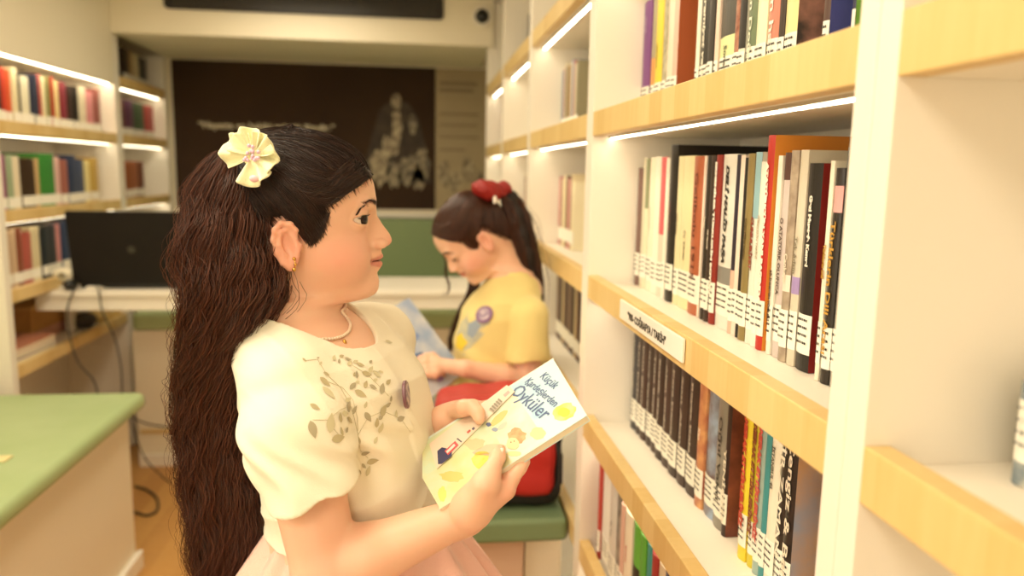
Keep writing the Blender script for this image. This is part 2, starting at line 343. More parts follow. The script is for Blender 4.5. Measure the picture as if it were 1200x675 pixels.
# ---------------------------------------------------------------- books
ORD = ['first', 'second', 'third', 'fourth', 'fifth', 'sixth', 'seventh', 'eighth', 'ninth', 'tenth', 'eleventh', 'twelfth', 'thirteenth', 'fourteenth', 'fifteenth', 'sixteenth', 'seventeenth', 'eighteenth', 'nineteenth', 'twentieth']
ORD += ['twenty-'+o for o in ORD[:9]]+['thirtieth']+['thirty-'+o for o in ORD[:9]]
def cm(col, art=None):
    if art: return mat('cover_'+col+'_'+art[2], col, 0.42, var=art)
    return mat('cover_'+col, col, 0.42, bump=(300, 0.03))
def book(y0, y1, x, z, h, side, depth, col, label, group, title=None, tcol='f4ecd8', lab=True, rich=True, tsize=None, shear=0.0, bold=.0003, tpos=.55, twid=None, flip=False, band=None, art=None, lean=0.0, cover=None, cart=None):
    t = y1-y0-0.0006; c = 0.0014 if t > .006 else .0008; s = side
    b = MB(); sp = min(t*.18, .003)
    # cover: two boards and a rounded spine, drawn as one U-shaped prism
    n = 6; outer = [(s*sp*(1-sin(pi*i/n)), -t/2+t*i/n) for i in range(n+1)]
    poly = [(s*depth, -t/2)]+outer+[(s*depth, t/2), (s*depth, t/2-c)]+[(s*(sp+c), t/2-c), (s*(sp+c), -t/2+c)]+[(s*depth, -t/2+c)]
    if s < 0: poly = poly[::-1]
    b.prism(poly, 0, h, 0)
    m = [cm(col, art), cm(cover, cart) if cover else cm(col, art)]
    o = b.build('book', m, None, 0.0)
    o.location = (x, (y0+y1)/2, z)
    if lean: o.rotation_euler = (lean, 0, 0)
    if cover: o.data.polygons.foreach_set('material_index', [1 if abs(p.normal.y) > .9 and abs(abs(p.center.y)-t/2) < .0003 else 0 for p in o.data.polygons])
    xa, xb = sorted((s*(sp+c), s*(depth-.003)))
    MB().box((xa, -t/2+c, .003), (xb, t/2-c, h-.003)).build('page_block', PAPER, o)
    e = -s*.0004
    if band:      # (z from, z to, colour): a differently coloured block on the spine
        for (za, zb, bc) in band:
            ob = [(q[0]+e*.5, q[1]) for q in outer]; pl = ob+[(q[0]+s*.0005, q[1]) for q in outer[::-1]]
            MB().prism(pl if s > 0 else pl[::-1], za*h, zb*h).build('spine_panel', cm(bc), o)
    if lab:
        zl = .018+random.uniform(-.002, .002); lh = .044 if rich else .036
        ob = [(q[0]+e, q[1]) for q in outer]; pl = ob+[(q[0]+s*.0006, q[1]) for q in outer[::-1]]; pl = pl if s > 0 else pl[::-1]
        l = MB().prism(pl, zl, zl+lh).build('library_label', LABELM, o)
        if rich and t > .008:
            k = MB()
            for r in range(4):
                zz = zl+lh-.006-r*.0085; ya = -t*.34
                while ya < t*.34:
                    w = random.uniform(.0012, .0036); k.box((e*1.6-.0001+(s*sp*.12), ya, zz-.0013), (e*1.6+(s*sp*.12), min(ya+w, t*.36), zz+.0013)); ya += w+.0009
            k.build('printed_lines', INK, l)
    if title:
        sz = min(tsize or .016, t*.80)
        d = 1 if flip else -1   # reading downwards
        text('spine_title', title, sz, (e*2.2, 0, h*tpos), (0, 0, d), (0, s*d*1.0, 0) if s > 0 else (0, -d, 0), mat('print_'+tcol, tcol, .5), o, bold=bold, shear=shear, width=(twid*h if twid else None))
    if len(label.split()) > 16: label = label.replace(' from the far end', '').replace(' from its nearer end', '')
    return tag(o, label, 'book', group)

def names(rows, where, start='the far end'):
    out = []; 
    for i, r in enumerate(rows): out.append(f'{r} {where}, {ORD[i]} from {start}')
    return out
def shelf_row(spec, zshelf, where, group, X=.42, side=1, depth=.145, yref=200, dflt_h=.20, lab=True, rich=True, start='the far end', ymax=None):
    """spec: (x_from, x_to, top_y or height, hex, colour words, extra)"""
    prev = None
    for i, r in enumerate(spec):
        xa, xb, top, col, words = r[:5]; ex = dict(r[5]) if len(r) > 5 else {}
        y = ex.pop('yref', yref); ya = at(xa, y, X=X)[1]; yb = at(xb, y, X=X)[1]; ya, yb = sorted((ya, yb))
        if prev is not None:
            if side > 0: yb = min(yb, prev-.0004)
            else: ya = max(ya, prev+.0004)
        if ymax is not None and yb > ymax: ya -= yb-ymax if ya > ymax-.004 else 0; yb = ymax
        prev = ya if side > 0 else yb
        h = top if top < 1 else min(at((xa+xb)/2, top, X=X)[2]-zshelf, .262)
        h = h if h > .05 else dflt_h
        dx = ex.pop('dx', random.uniform(-.002, .002) if side > 0 else random.uniform(-.004, .004)); dp = ex.pop('depth', depth+random.uniform(-.008, .008))
        lb = ex.pop('lab', lab); rc = ex.pop('rich', rich); wd = ex.pop('wd', None)
        book(ya, yb, X+dx, zshelf, h, side, dp, col, (words+f' {where}, {ORD[i]} from {start}'), group, lab=lb, rich=rc, **ex)

LIP = 0.0155
# middle shelf of the near right-hand bookcase
z4 = lambda zx: 720+zx/4.138
def B4(a, b, top, col, words, **k): return (z4(a), z4(b), 140+top/4.138, col, words, k)
rowB = [
 B4(115, 135, 235, '7d5f58', 'thin mauve-brown book', title='Kurtuluş', tcol='efe2cc', tsize=.004),
 B4(138, 150, 186, 'd9d0b8', 'thin pale grey book'),
 B4(150, 164, 190, 'e9e2c6', 'thin cream book with an olive top', band=[(.62, 1.0, '8c9270')]),
 B4(164, 194, 185, 'f2ead2', 'plain cream book', title='Anadolu Uygarlıkları', tcol='cdbfa0', tsize=.005),
 B4(194, 221, 180, 'f5efdf', 'plain white book'),
 B4(221, 252, 182, 'f0d4c4', 'white book fading to red at its top', band=[(.45, 1.0, 'd8636a')]),
 B4(252, 266, 185, 'f2ebdc', 'thin white book with a small blue mark', band=[(.12, .26, '8fa6c8')]),
 B4(266, 300, 108, '1f1a16', 'tall black hardback with its dark cover showing above the row', depth=.195, lab=True, title='TARİH ATLASI', tcol='8c5a50', tsize=.008),
 B4(301, 325, 178, 'e6dcb2', 'cream book with small dark italic lettering', title='Adalet Kuşları', tcol='564a38', tsize=.006, shear=.2),
 B4(326, 385, 176, 'eee2b4', 'wide pale yellow book with a dark oval motif', title='Co  Kılıçtan', tcol='5a4c34', tsize=.010, tpos=.42, band=[]),
 B4(386, 436, 178, 'b0603f', 'wide terracotta book with large brown lettering', title='Gelibolu 1915', tcol='6a2f1c', tsize=.017, tpos=.56, twid=.68),
 B4(437, 447, 176, 'e9d6c6', 'very thin pinkish book'),
 B4(449, 471, 174, '2b211b', 'black book with one small white line', title='İstanbul', tcol='e8dcc6', tsize=.005, tpos=.6),
 B4(472, 490, 174, '3a2a22', 'dark brown book with small white lettering', title='Milli Mücadele', tcol='e8dcc6', tsize=.005, tpos=.5),
 B4(490, 516, 172, '8e2a22', 'dark red book with bold white capitals', title='ERMENİLER TÜRKLERİN BOYUN', tcol='fbf2e4', tsize=.0085, bold=.0007, tpos=.57, twid=.78),
 B4(516, 584, 168, 'e4e0d6', 'silver-white book with slanted black capitals', title='DELİ HALİD PAŞA', tcol='26221e', tsize=.013, shear=.28, bold=.0008, tpos=.66, twid=.56, band=[(.22, .36, '8a8782')]),
 B4(585, 607, 170, '2c2333', 'navy book with a pink foot', band=[(0, .36, 'e0b7a4')]),
 B4(608, 628, 172, 'eddccc', 'pinkish white slim book', ),
 B4(629, 645, 185, '1c1814', 'thin black book between a pink and an olive one'),
 B4(646, 680, 165, '8d7a4a', 'olive brown book', title='Kuvayı Milliye Destanı', tcol='55421f', tsize=.006),
 B4(681, 711, 158, 'dfe3d6', 'pale blue book with slanted dark red capitals', title='CUMHURİYET', tcol='8c3a2a', tsize=.010, shear=.15, bold=.0006, tpos=.53, twid=.28, band=[(.66, 1., '8fb4bd')]),
 B4(712, 737, 205, 'f1eadb', 'slim white book with faint capitals', title='TÜRKLERİN TARİHİ', tcol='b9a98e', tsize=.006, tpos=.6),
 B4(738, 773, 58, 'b92d22', 'tall red book with white capitals and an orange cover', cover='e9973a', depth=.195, title="ATATÜRK'ÜN YANI BAŞINDA", tcol='fff3e2', tsize=.0085, bold=.0006, tpos=.55, twid=.66),
 B4(790, 812, 175, 'ece4d6', 'slim white book with small black capitals', title='BİLİNMEYEN YÖNLERİ', tcol='3a322c', tsize=.006, tpos=.3),
 B4(812, 850, 160, 'cfc0bb', 'lilac-grey book with spaced capitals and a dark head', title='O ATATÜRK OLUNCA', tcol='5c4c46', tsize=.009, tpos=.5, band=[(.87, 1, '54352c')]),
 B4(851, 889, 150, '8f7d6c', 'brown-grey book with a photograph pattern', title='Çankaya', tcol='e8dccb', tsize=.010, tpos=.45, art=(40, .7, 'b9a893'), band=[(.34, .42, 'eadfd0')]),
 B4(890, 930, 148, 'd2c8b4', 'grey-cream book with a violet sticker', title='Tek Adam', tcol='8a7f6c', tsize=.010, tpos=.52, band=[(.34, .42, 'a68fc4')]),
 B4(931, 998, 212, '1f1a17', 'thick black book with small white lettering', title='Gazi Mustafa Kemal', tcol='f2e9da', tsize=.0085, bold=.0005, tpos=.68, twid=.34, cover='7c1512'),
 B4(1050, 1072, 200, 'efe6d2', 'slim cream book with a ragged red mark', title='Türklerin Dili', tcol='b5892e', tsize=.009),
 B4(1073, 1118, 235, '2a221b', 'black book with gold lettering and a pink tag', title='Türklerin Dili Arası', tcol='c9973f', tsize=.012, tpos=.45, twid=.62, band=[(.80, .92, 'dfa3a0')]),
 B4(1119, 1145, 135, '191512', 'tall black book right against the white upright'),
]
GB = 'history books on the signed oak-edged shelf'
shelf_row(rowB, 1.152-LIP, 'on the signed shelf', GB, yref=187, ymax=1.462)
# shelf above
def A5(a, b, col, words, **k): return (745+a/5.622, 745+b/5.622, .215, col, words, k)
def A6(a, b, col, words, **k): return (870+a/6.136, 870+b/6.136, .215, col, words, k)
rowA = [
 A5(40, 90, '7a3f86', 'purple book with a navy foot', band=[(0, .2, '2f2a58')], title='Ruhun Yolu', tcol='e2d2e8', tsize=.006, tpos=.8),
 A5(92, 118, 'a59a7c', 'slim grey-green book', band=[(.25, .5, 'd99a5a')]),
 A5(118, 162, 'e8cf3e', 'bright yellow book with small black lettering', title='YENİ DÜNYA', tcol='3e3512', tsize=.007, tpos=.5),
 A5(163, 198, '8d8266', 'grey-brown book with white specks', art=(60, .6, 'c9c0a4')),
 A5(199, 240, 'e9d9c4', 'pale cream-pink book'),
 A5(240, 270, 'e6b9a8', 'salmon pink slim book with an orange-brown cover', cover='a2512a'),
 A5(382, 404, 'f3ecda', 'thin white book after the gap'),
 A5(405, 470, '2e2a22', 'black book with white slanted lettering', title='Mahremiyet ve Korku', tcol='efe8d6', tsize=.014, shear=.2, bold=.0005, tpos=.45, twid=.9),
 A5(471, 505, '3a3530', 'charcoal book', band=[(0, .15, '6f6a60')]),
 A5(510, 534, 'e6cdbd', 'slim pinkish white book'),
 A5(535, 628, '46423a', 'wide dark book with a pale lime foot', title='Soner Yalçın', tcol='4a4a30', tsize=.014, tpos=.2, band=[(0, .42, 'e2e3a8')]),
 A5(631, 668, '7b4233', 'reddish brown patterned book', art=(70, .6, 'c08a70')),
 A5(670, 714, 'e2dccb', 'white book with a black picture', band=[(.3, .75, '2b2622'), (0, .16, '57524a')]),
 A6(25, 84, '6f7d60', 'grey-green book with white lettering', title='Yeniden Doğanlar', tcol='e8e8d2', tsize=.012, tpos=.45, twid=.85),
 A6(85, 158, 'f2ecc8', 'wide plain cream book'),
 A6(160, 234, 'd08470', 'salmon red book with large white lettering', title='Vatan hatıra', tcol='faf0e2', tsize=.016, tpos=.42, twid=.7),
 A6(235, 274, '3c2e24', 'dark brown slim book'),
 A6(276, 362, 'ecdca0', 'pale yellow book with a picture cover', cover='4d4238', title='Bal', tcol='c2a860', tsize=.010, cart=(22, .7, 'c98f78')),
 A6(552, 600, '54392f', 'brown book with a blue cover', cover='5253a0', band=[(0, .25, '2a1e1a')]),
 A6(765, 790, '2a2748', 'slim navy book with a green cover', cover='74a848'),
]
shelf_row(rowA, 1.465-LIP, 'on the top visible shelf', 'books on the shelf above the signed one', yref=60, ymax=1.462)
# shelf below the sign
def C8(a, b, h, col, words, **k): return (820+a/3.293, 820+b/3.293, h, col, words, dict(k, yref=561))
xs = [739.6, 745.2, 750.7, 756.5, 763.3, 769.9, 777.4, 786, 795.6, 805.6, 817]
cols = ['3b3a40', '3f3230', '453029', '3c2d28', '42302a', '3a2c28', '453430', '3d2e2a', '41302b', '3b2c27']
wrd = ['bluish black', 'black-brown', 'dark brown', 'dark umber', 'coffee brown', 'dark chestnut', 'dark walnut brown', 'deep brown', 'dark cocoa brown', 'dark coffee']
rowC = [(xs[i], xs[i+1], .205, cols[i], wrd[i]+' volume of the matching dark series', dict(yref=450, title=['Savaşın Yolları', 'Son Kale', 'Kızıl Elma', 'Gece Yarısı', 'Tuna Boyu', 'Büyük Göç', 'Altın Ordu', 'Kara Deniz', 'Son Akın', 'Beyaz Kale'][i], tcol='d8cfc0', tsize=.0075, tpos=.6, twid=.55)) for i in range(10)]
rowC += [
 (817, 826, .205, 'a5553f', 'reddish book with a pale flame foot', dict(yref=500, art=(30, .7, 'd9a06c'), title='Kan', tcol='f2e0cc', tsize=.012)),
 (826, 838, .205, '6c5b5c', 'brown-blue picture book', dict(yref=500, art=(24, .7, '9fb2cc'))),
 (838, 850, .205, '8e887e', 'grey book with looping black lettering', dict(yref=500, title='Oğul Vakti', tcol='2c2620', tsize=.015, tpos=.5, twid=.6)),
 C8(62, 104, .21, '33211d', 'dark book with large white capitals and a swirling cover', title='YENİDEN', tcol='f0e6d2', tsize=.014, tpos=.35, twid=.5, cover='93503a', cart=(22, .7, '5a2c22')),
 C8(160, 191, .20, 'ecd43c', 'yellow book with bold red slanted capitals', title='MERAK ETTİKLERİMİZ', tcol='c8432a', tsize=.013, bold=.001, shear=.2, tpos=.58, twid=.75),
 C8(191, 215, .20, 'd3c33a', 'yellow-green book with dark slanted capitals', title='MERAK ETTİKLERİMİZ', tcol='8a4a22', tsize=.012, bold=.001, shear=.2, tpos=.58, twid=.75),
 C8(215, 240, .20, '9fb4ac', 'grey-blue book with red slanted capitals', title='MERAK ETTİKLERİMİZ', tcol='c8524a', tsize=.012, bold=.001, shear=.2, tpos=.58, twid=.75),
 C8(240, 262, .205, '3f8d92', 'slim teal book'),
 C8(263, 300, .205, 'ece5d2', 'white book with small dark capitals', title='İSTANBUL 46', tcol='4c453c', tsize=.009, tpos=.75),
 C8(301, 334, .215, '2f2620', 'dark book with white capitals reading downward', title='BİR ZAMAN', tcol='efe6d4', tsize=.013, tpos=.6, twid=.7),
 C8(335, 372, .22, '261c18', 'black book with a huge name and a mountain cover', title='Cengiz & Ben', tcol='e9dcc8', tsize=.018, tpos=.55, twid=.8, cover='8fa6c6', cart=(13, .5, 'e0a24a')),
 C8(470, 500, .215, '7b93b4', 'blue-grey picture book next to the upright', art=(14, .8, 'd9a04c')),
]
shelf_row(rowC, .868-LIP, 'below the sign', 'books on the shelf below the signed one', depth=.15, ymax=1.462)
def D7(a, b, h, col, words, **k): return (680+a/4.657, 680+b/4.657, h, col, words, dict(k, yref=637))
rowD = [D7(90, 102, .21, 'b8433c', 'thin red book'), D7(103, 148, .20, 'e9e5de', 'white book'), D7(149, 188, .20, 'd3cdc6', 'pale grey book', title='Bir Yaz', tcol='8a8078', tsize=.01),
 D7(189, 214, .195, '6a615c', 'dark grey book', art=(40, .7, 'a49a90')), D7(215, 234, .19, 'd8b0a0', 'pinkish book'), D7(235, 276, .19, 'f0e4cf', 'cream book with red lettering', title='Kırmızı', tcol='c24a3c', tsize=.011, tpos=.6),
 D7(280, 318, .19, '5fae3c', 'bright green book with a black block', band=[(.3, .62, '1b1a18')]), D7(319, 352, .19, '57a53a', 'second bright green book'), D7(354, 386, .19, '2f8f8c', 'teal book with white lettering', title='HAYAT', tcol='f4f0e6', tsize=.012),
 D7(388, 420, .19, 'a02c2c', 'dark red book with a white mark'), D7(421, 470, .19, 'dccdb0', 'buff book'), D7(471, 530, .20, '384a78', 'blue book')]
shelf_row(rowD, .60-LIP, 'on the lowest visible shelf', 'books on the lowest visible shelf by the bench', X=.358, ymax=1.462)
# the nearest bookcase: one book just in view
shelf_row([(1187, 1213, 447, '4a6a80', 'black and white book with a blue foot', {'title': 'YILDIZ', 'tcol': 'f0ece0', 'tsize': .012, 'art': (30, .8, 'c9c6bb')})], 1.152-LIP, 'standing alone in the nearest bookcase', 'books of the nearest bookcase', yref=500, X=.42)
# bookcase behind the seated girl
def fill(y0, n, z, hs, cs, where, group, side=1, X=.42, start='the far end', step=None, depth=.14):
    y = y0
    for i in range(n):
        t = step[i] if step else random.uniform(.012, .026); c, w = cs[i % len(cs)]; h = hs+random.uniform(-.012, .012)
        if side > 0: book(y-t, y, X, z, h, side, depth, c, f'{w} {where}, {ORD[i]} from {start}', group, rich=False)
        y += -t if side > 0 else t
PAL1 = [('7f93a8', 'pale blue book'), ('a0605c', 'dusty rose book'), ('d9cdb4', 'cream book'), ('8c8468', 'grey-olive book'), ('4b4232', 'dark olive book'), ('c9a468', 'tan book'), ('5d4030', 'brown book'), ('e6dcc8', 'white book')]
fill(2.295, 12, 1.465-LIP, .20, PAL1, 'high on the shelf above the seated girl', 'upper books of the bookcase behind the seated girl')
fill(2.295, 12, 1.152-LIP, .20, [('c98d86', 'dusty pink book'), ('dfa8a0', 'light pink book'), ('7a5642', 'brown book'), ('e2d2ae', 'cream book'), ('efe4c4', 'ivory book'), ('b5a06c', 'khaki book'), ('4d3a2c', 'dark brown book')], 'at the seated girl\'s head height', 'middle books of the bookcase behind the seated girl')
fill(2.295, 22, .868-LIP, .20, [('8d7462', 'taupe book'), ('5b463a', 'umber book'), ('4a3a30', 'dark brown book'), ('c7b48c', 'sand book'), ('6c4c3a', 'chestnut book'), ('3a2e28', 'black-brown book')], 'behind the seated girl\'s back', 'lower books of the bookcase behind the seated girl', step=[.03]*22)
fill(1.80, 9, .60-LIP, .20, [('4a3c34', 'dark brown book'), ('cdbfa0', 'sand book'), ('6b5a4c', 'grey-brown book')], 'low behind the red backpack', 'books behind the backpack', step=[.03]*9)
fill(3.05, 6, 1.152-LIP, .20, [('8b6a50', 'brown book'), ('d8c8a6', 'cream book'), ('9c4a3a', 'rust book')], 'on the head-height shelf past the seated girl', 'middle books of the second farthest bookcase')
fill(3.05, 5, 1.755-LIP, .20, [('3f4a58', 'slate book'), ('7c5a44', 'brown book')], 'on the highest shelf of the second farthest bookcase', 'highest books of the second farthest bookcase')
fill(3.795, 9, 1.465-LIP, .24, [('7c3524', 'rust red book'), ('93432c', 'brick book'), ('5b2f22', 'dark red-brown book')], 'high in the farthest bookcase', 'upper books of the farthest bookcase')
fill(3.795, 6, 1.152-LIP, .21, [('6c5038', 'brown book'), ('b59a6c', 'tan book')], 'in the middle of the farthest bookcase', 'middle books of the farthest bookcase')
# left wall
s1 = lambda z: z/2.8133
def L1(rows, ztop, where, group, yref, f=s1, X=-1.43, hs=.20):
    spec = [(f(a), f(b), hs+random.uniform(-.012, .014), c, w, {}) for a, b, c, w in rows]
    shelf_row(spec, ztop-LIP, where, group, X=X, side=-1, depth=.14, yref=yref, rich=False, start='the laptop\'s far side' if False else 'its nearer end')
L1([(-16, 10, '2c1a18', 'black-red book'), (10, 26, 'c8402c', 'bright red book'), (27, 41, 'd8603a', 'orange-red book'), (42, 60, 'e8dcb4', 'cream book'), (61, 71, '2a2622', 'thin black book'), (72, 98, 'ece6cc', 'white book'),
    (99, 112, '2a3048', 'navy book'), (113, 126, '3a3f50', 'slate book'), (127, 139, 'b23a30', 'red book'), (140, 154, 'e9dfb8', 'ivory book'), (155, 168, '8e8a56', 'olive book'), (169, 178, 'b4402c', 'thin red book'), (179, 194, 'ead89c', 'pale yellow book'),
    (195, 219, '8c3240', 'crimson book'), (220, 239, '3a2a24', 'dark patterned book'), (240, 257, '211c18', 'black book'), (258, 281, 'e6dcc0', 'white book'), (282, 305, 'd98a90', 'pink book'), (306, 328, '8c3f36', 'maroon book')],
   1.49, 'on the upper lit shelf opposite', 'upper books of the bookcase beside the laptop', 110)
L1([(-14, 8, 'd890a0', 'pink book'), (9, 24, '9a5a7c', 'mauve book'), (25, 45, '9cae8c', 'grey-green book'), (46, 69, 'e9dcc0', 'cream book'), (70, 114, '3b2a1c', 'thick black-brown book'), (115, 130, 'c8a878', 'tan book'), (131, 180, '3f8a3c', 'thick green book'),
    (181, 200, 'e0b8b0', 'pale pink book'), (201, 225, 'a8685c', 'rose brown book'), (226, 252, '33405c', 'dark blue book'), (253, 280, '46506c', 'slate blue book'), (281, 300, 'e8d898', 'pale yellow book'), (301, 326, 'c8a44c', 'gold book')],
   1.19, 'on the middle lit shelf opposite', 'middle books of the bookcase beside the laptop', 205)
L1([(-10, 18, '4a3428', 'dark brown book'), (19, 38, 'c8a888', 'beige book'), (39, 54, 'd0b494', 'sand book'), (55, 74, '8a4a36', 'red-brown book'), (75, 104, 'b45a50', 'brick red book'), (105, 134, 'd8caa4', 'cream book'), (135, 158, '1f2430', 'black-navy book'), (159, 184, '32303a', 'charcoal book'),
    (185, 199, 'cc8a88', 'pink book'), (200, 224, '2c3a5c', 'navy book'), (225, 250, 'a83a36', 'red book'), (251, 275, 'd8cca8', 'ivory book'), (276, 300, '3a4a6a', 'blue book')],
   .92, 'on the shelf level with the laptop', 'lower books of the bookcase beside the laptop', 300, f=lambda z: z/2.7)
L1([(404, 424, '3a2c22', 'dark brown book'), (425, 439, 'b09468', 'tan book'), (440, 460, 'd8cca8', 'cream book'), (461, 486, '2a2420', 'black book')], 1.755, 'at the very top of the corner bookcase', 'top books of the corner bookcase', 70, hs=.17)
L1([(404, 416, '6c4030', 'brown book'), (417, 445, '5c3450', 'plum book'), (446, 478, '3c5c38', 'dark green book'), (479, 508, 'b83a34', 'red book')], 1.49, 'on the second shelf of the corner bookcase', 'second-shelf books of the corner bookcase', 135, hs=.19)
L1([(414, 438, '9c5a34', 'orange-brown book'), (439, 456, 'a86a4c', 'copper book'), (457, 474, '7a4430', 'russet book')], 1.19, 'on the third shelf of the corner bookcase', 'third-shelf books of the corner bookcase', 205, hs=.19)

# ---------------------------------------------------------------- soffit fittings, poster
def rrect(w, h, r, n=5):
    out = []
    for cx, cy, a0 in ((w/2-r, h/2-r, 0), (-w/2+r, h/2-r, 90), (-w/2+r, -h/2+r, 180), (w/2-r, -h/2+r, 270)):
        for i in range(n+1): a = radians(a0+90*i/n); out.append((cx+r*cos(a), cy+r*sin(a)))
    return out
RX = Matrix.Rotation(radians(90), 4, 'X')
g0 = at(192, 8, Y=3.76); g1 = at(520, 25, Y=3.76)
gr = empty('ventilation_grille', ((g0[0]+g1[0])/2, 3.768, (g0[2]+g1[2])/2+.055)); gw = g1[0]-g0[0]; gh = .11
MB().prism(rrect(gw, gh, .02), 0, .012, 0, RX).build('frame', mat('grille_black', '1d1812', .45), gr, .002, )
k = MB()
for j in range(-2, 3):
    k.box((-gw*.47, -.0155, j*.018-.002), (gw*.47, -.0118, j*.018+.002))
for i in range(-28, 29): k.box((i*gw*.0165-.0018, -.0145, -.044), (i*gw*.0165+.0018, -.0118, .044))
k.build('lattice', mat('grille_bars', '3a332a', .4), gr)
tag(gr, 'long black ventilation grille set in the cream panel above the poster', 'grille')
c0 = at(565, 19, Y=3.75)
ca = empty('dome_camera', (c0[0], 3.769, c0[2]))
MB().prism([(.048*cos(2*pi*i/28), .048*sin(2*pi*i/28)) for i in range(28)], 0, .02, 0, RX).build('base', WHITE, ca, .002)
MB().ball((0, -.02, 0), (.034, .03, .034)).build('lens_dome', mat('black_glass', '0c0b0a', .12), ca, smooth=True)
tag(ca, 'small round camera with a black dome on the cream panel', 'camera')
p0 = at(200, 69, Y=4.545); p1 = at(510, 246, Y=4.545); p2 = at(572, 240, Y=4.545)
PW = p1[0]-p0[0]; PH = p0[2]-p1[2]; PY = 4.5485
po = empty('wall_poster', (p0[0], PY, p1[2]))
pm = mat('poster_brown', '34241a', .8, spec=.2, var=(1.6, .5, '423020'))
MB().box((0, -.004, 0), (PW, 0, PH)).build('dark_panel', pm, po)
pw2 = p2[0]-p1[0]
MB().box((PW+.001, -.004, 0), (PW+pw2, 0, PH)).build('pale_panel', mat('poster_pale', 'b3a07c', .5, var=(3, .4, '9c8b6a')), po)
GREY = mat('poster_grey', '9a8c70', .5, var=(26, .9, '4a3e2e')); GREY2 = mat('poster_grey_light', 'b9a988', .5, var=(30, .8, '6b5c46')); TAN = mat('poster_dark', '5a4c3a', .5)
pp = lambda x, y: ((lambda q: (q[0]-p0[0], q[2]-p1[2]))(at(x, y, Y=PY-.005)))
text('quotation', '“Hayatta en hakiki mürşit ilimdir.”', .05, (pp(313, 149)[0], -.0048, pp(313, 149)[1]), (1, 0, 0), (0, 0, 1), mat('poster_print', 'd8ccb0', .5), po, bold=.0012, width=pp(393, 150)[0]-pp(233, 147)[0])
def shape(pts, y, m, name): 
    q = [pp(*p) for p in pts]; b = MB(); n = len(q); b.add([(x, y, z) for x, z in q]+[(x, y+.0006, z) for x, z in q], [tuple(range(n)), tuple(range(n, 2*n))[::-1]]+[(i, n+i, n+(i+1) % n, (i+1) % n) for i in range(n)]); b.build(name, m, po)
def blob(cx, cy, rx, ry, n=14, j=.15): return [(cx+rx*cos(2*pi*i/n)*(1+random.uniform(-j, j)), cy+ry*sin(2*pi*i/n)*(1+random.uniform(-j, j))) for i in range(n)]
shape([(445, 128), (457, 118), (478, 120), (490, 138), (500, 175), (506, 215), (440, 215), (428, 190), (436, 158)], -.0046, mat('poster_mid', '46382a', .7, var=(14, .7, '30241a')), 'standing_figure')
shape(blob(464, 119, 6, 10), -.0052, GREY2, 'standing_figure'); shape([(460, 132), (468, 130), (472, 150), (466, 180), (460, 184)], -.0052, GREY2, 'standing_figure')
shape(blob(484, 146, 5, 12), -.0052, GREY, 'standing_figure')
for (x, y, rx, ry) in ((445, 196, 12, 20), (462, 205, 9, 16), (478, 200, 12, 18), (494, 192, 9, 20), (455, 172, 8, 12), (490, 210, 9, 12)): shape(blob(x, y, rx, ry, 16, .3), -.0056, GREY2 if x % 2 else GREY, 'crowd_figure')
for (x, y, rx, ry) in ((520, 205, 8, 14), (534, 212, 8, 12), (548, 200, 7, 16), (560, 210, 6, 12)): shape(blob(x, y, rx, ry, 14, .3), -.0056, TAN if x % 2 else GREY2, 'crowd_figure')
for i, (y, w) in enumerate(((98, 44), (106, 40), (133, 46), (146, 44), (160, 46), (175, 30))): 
    a = pp(515, y); b = pp(515+w, y+.9); MB().box((a[0], -.0046, a[1]-.006), (b[0], -.004, a[1]+(.012 if i < 2 else .004))).build('printed_line', mat('poster_line', '7d6c50', .5), po)
tag(po, 'large dark brown wall poster with a white quotation and grey figures', 'poster')
r0 = at(205, 246, Y=4.53)
rl = bx('wall_ledge', (-1.36, 4.50, r0[2]-.028), (0.62, 4.549, r0[2]-.004), WHITE, None, .002); tag(rl, 'thin white ledge running along the wall under the dark poster', 'ledge')

# ---------------------------------------------------------------- far seat, desk
fb = empty('built_in_seat', (-.475, 3.9, 0))
def fpart(n, a, b, m, bev=.002): o = bx(n, a, b, m, fb, bev); o.data.transform(Matrix.Translation((.475, -3.9, 0))); return o
fpart('base_cabinet', (-1.255, 3.50, 0), (.30, 4.49, .625), CREAM)
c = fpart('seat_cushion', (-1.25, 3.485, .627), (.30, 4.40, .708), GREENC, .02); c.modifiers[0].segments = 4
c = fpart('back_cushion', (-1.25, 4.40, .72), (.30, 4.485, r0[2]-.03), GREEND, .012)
fpart('kick_rail', (-1.24, 3.488, .155), (.29, 3.4995, .172), WOOD)
tag(fb, 'built-in seat with green vinyl cushions against the far wall under the poster', 'bench')
dk = empty('desk', (-.6, 3.25, 0))
def dpart(n, a, b, m, bev=.003): o = bx(n, a, b, m, dk, bev); o.data.transform(Matrix.Translation((.6, -3.25, 0))); return o
dpart('desktop', (-1.50, 3.05, .848), (.31, 3.45, .874), WHITE, .006)
dpart('apron', (-1.44, 3.065, .795), (.30, 3.085, .848), WHITE, .002)
dpart('leg', (.268, 3.09, 0), (.298, 3.43, .848), WHITE)
dpart('leg', (-1.49, 3.41, .64), (-1.46, 3.445, .848), WHITE)
tag(dk, 'white desk spanning the aisle with the black laptop on it', 'desk')
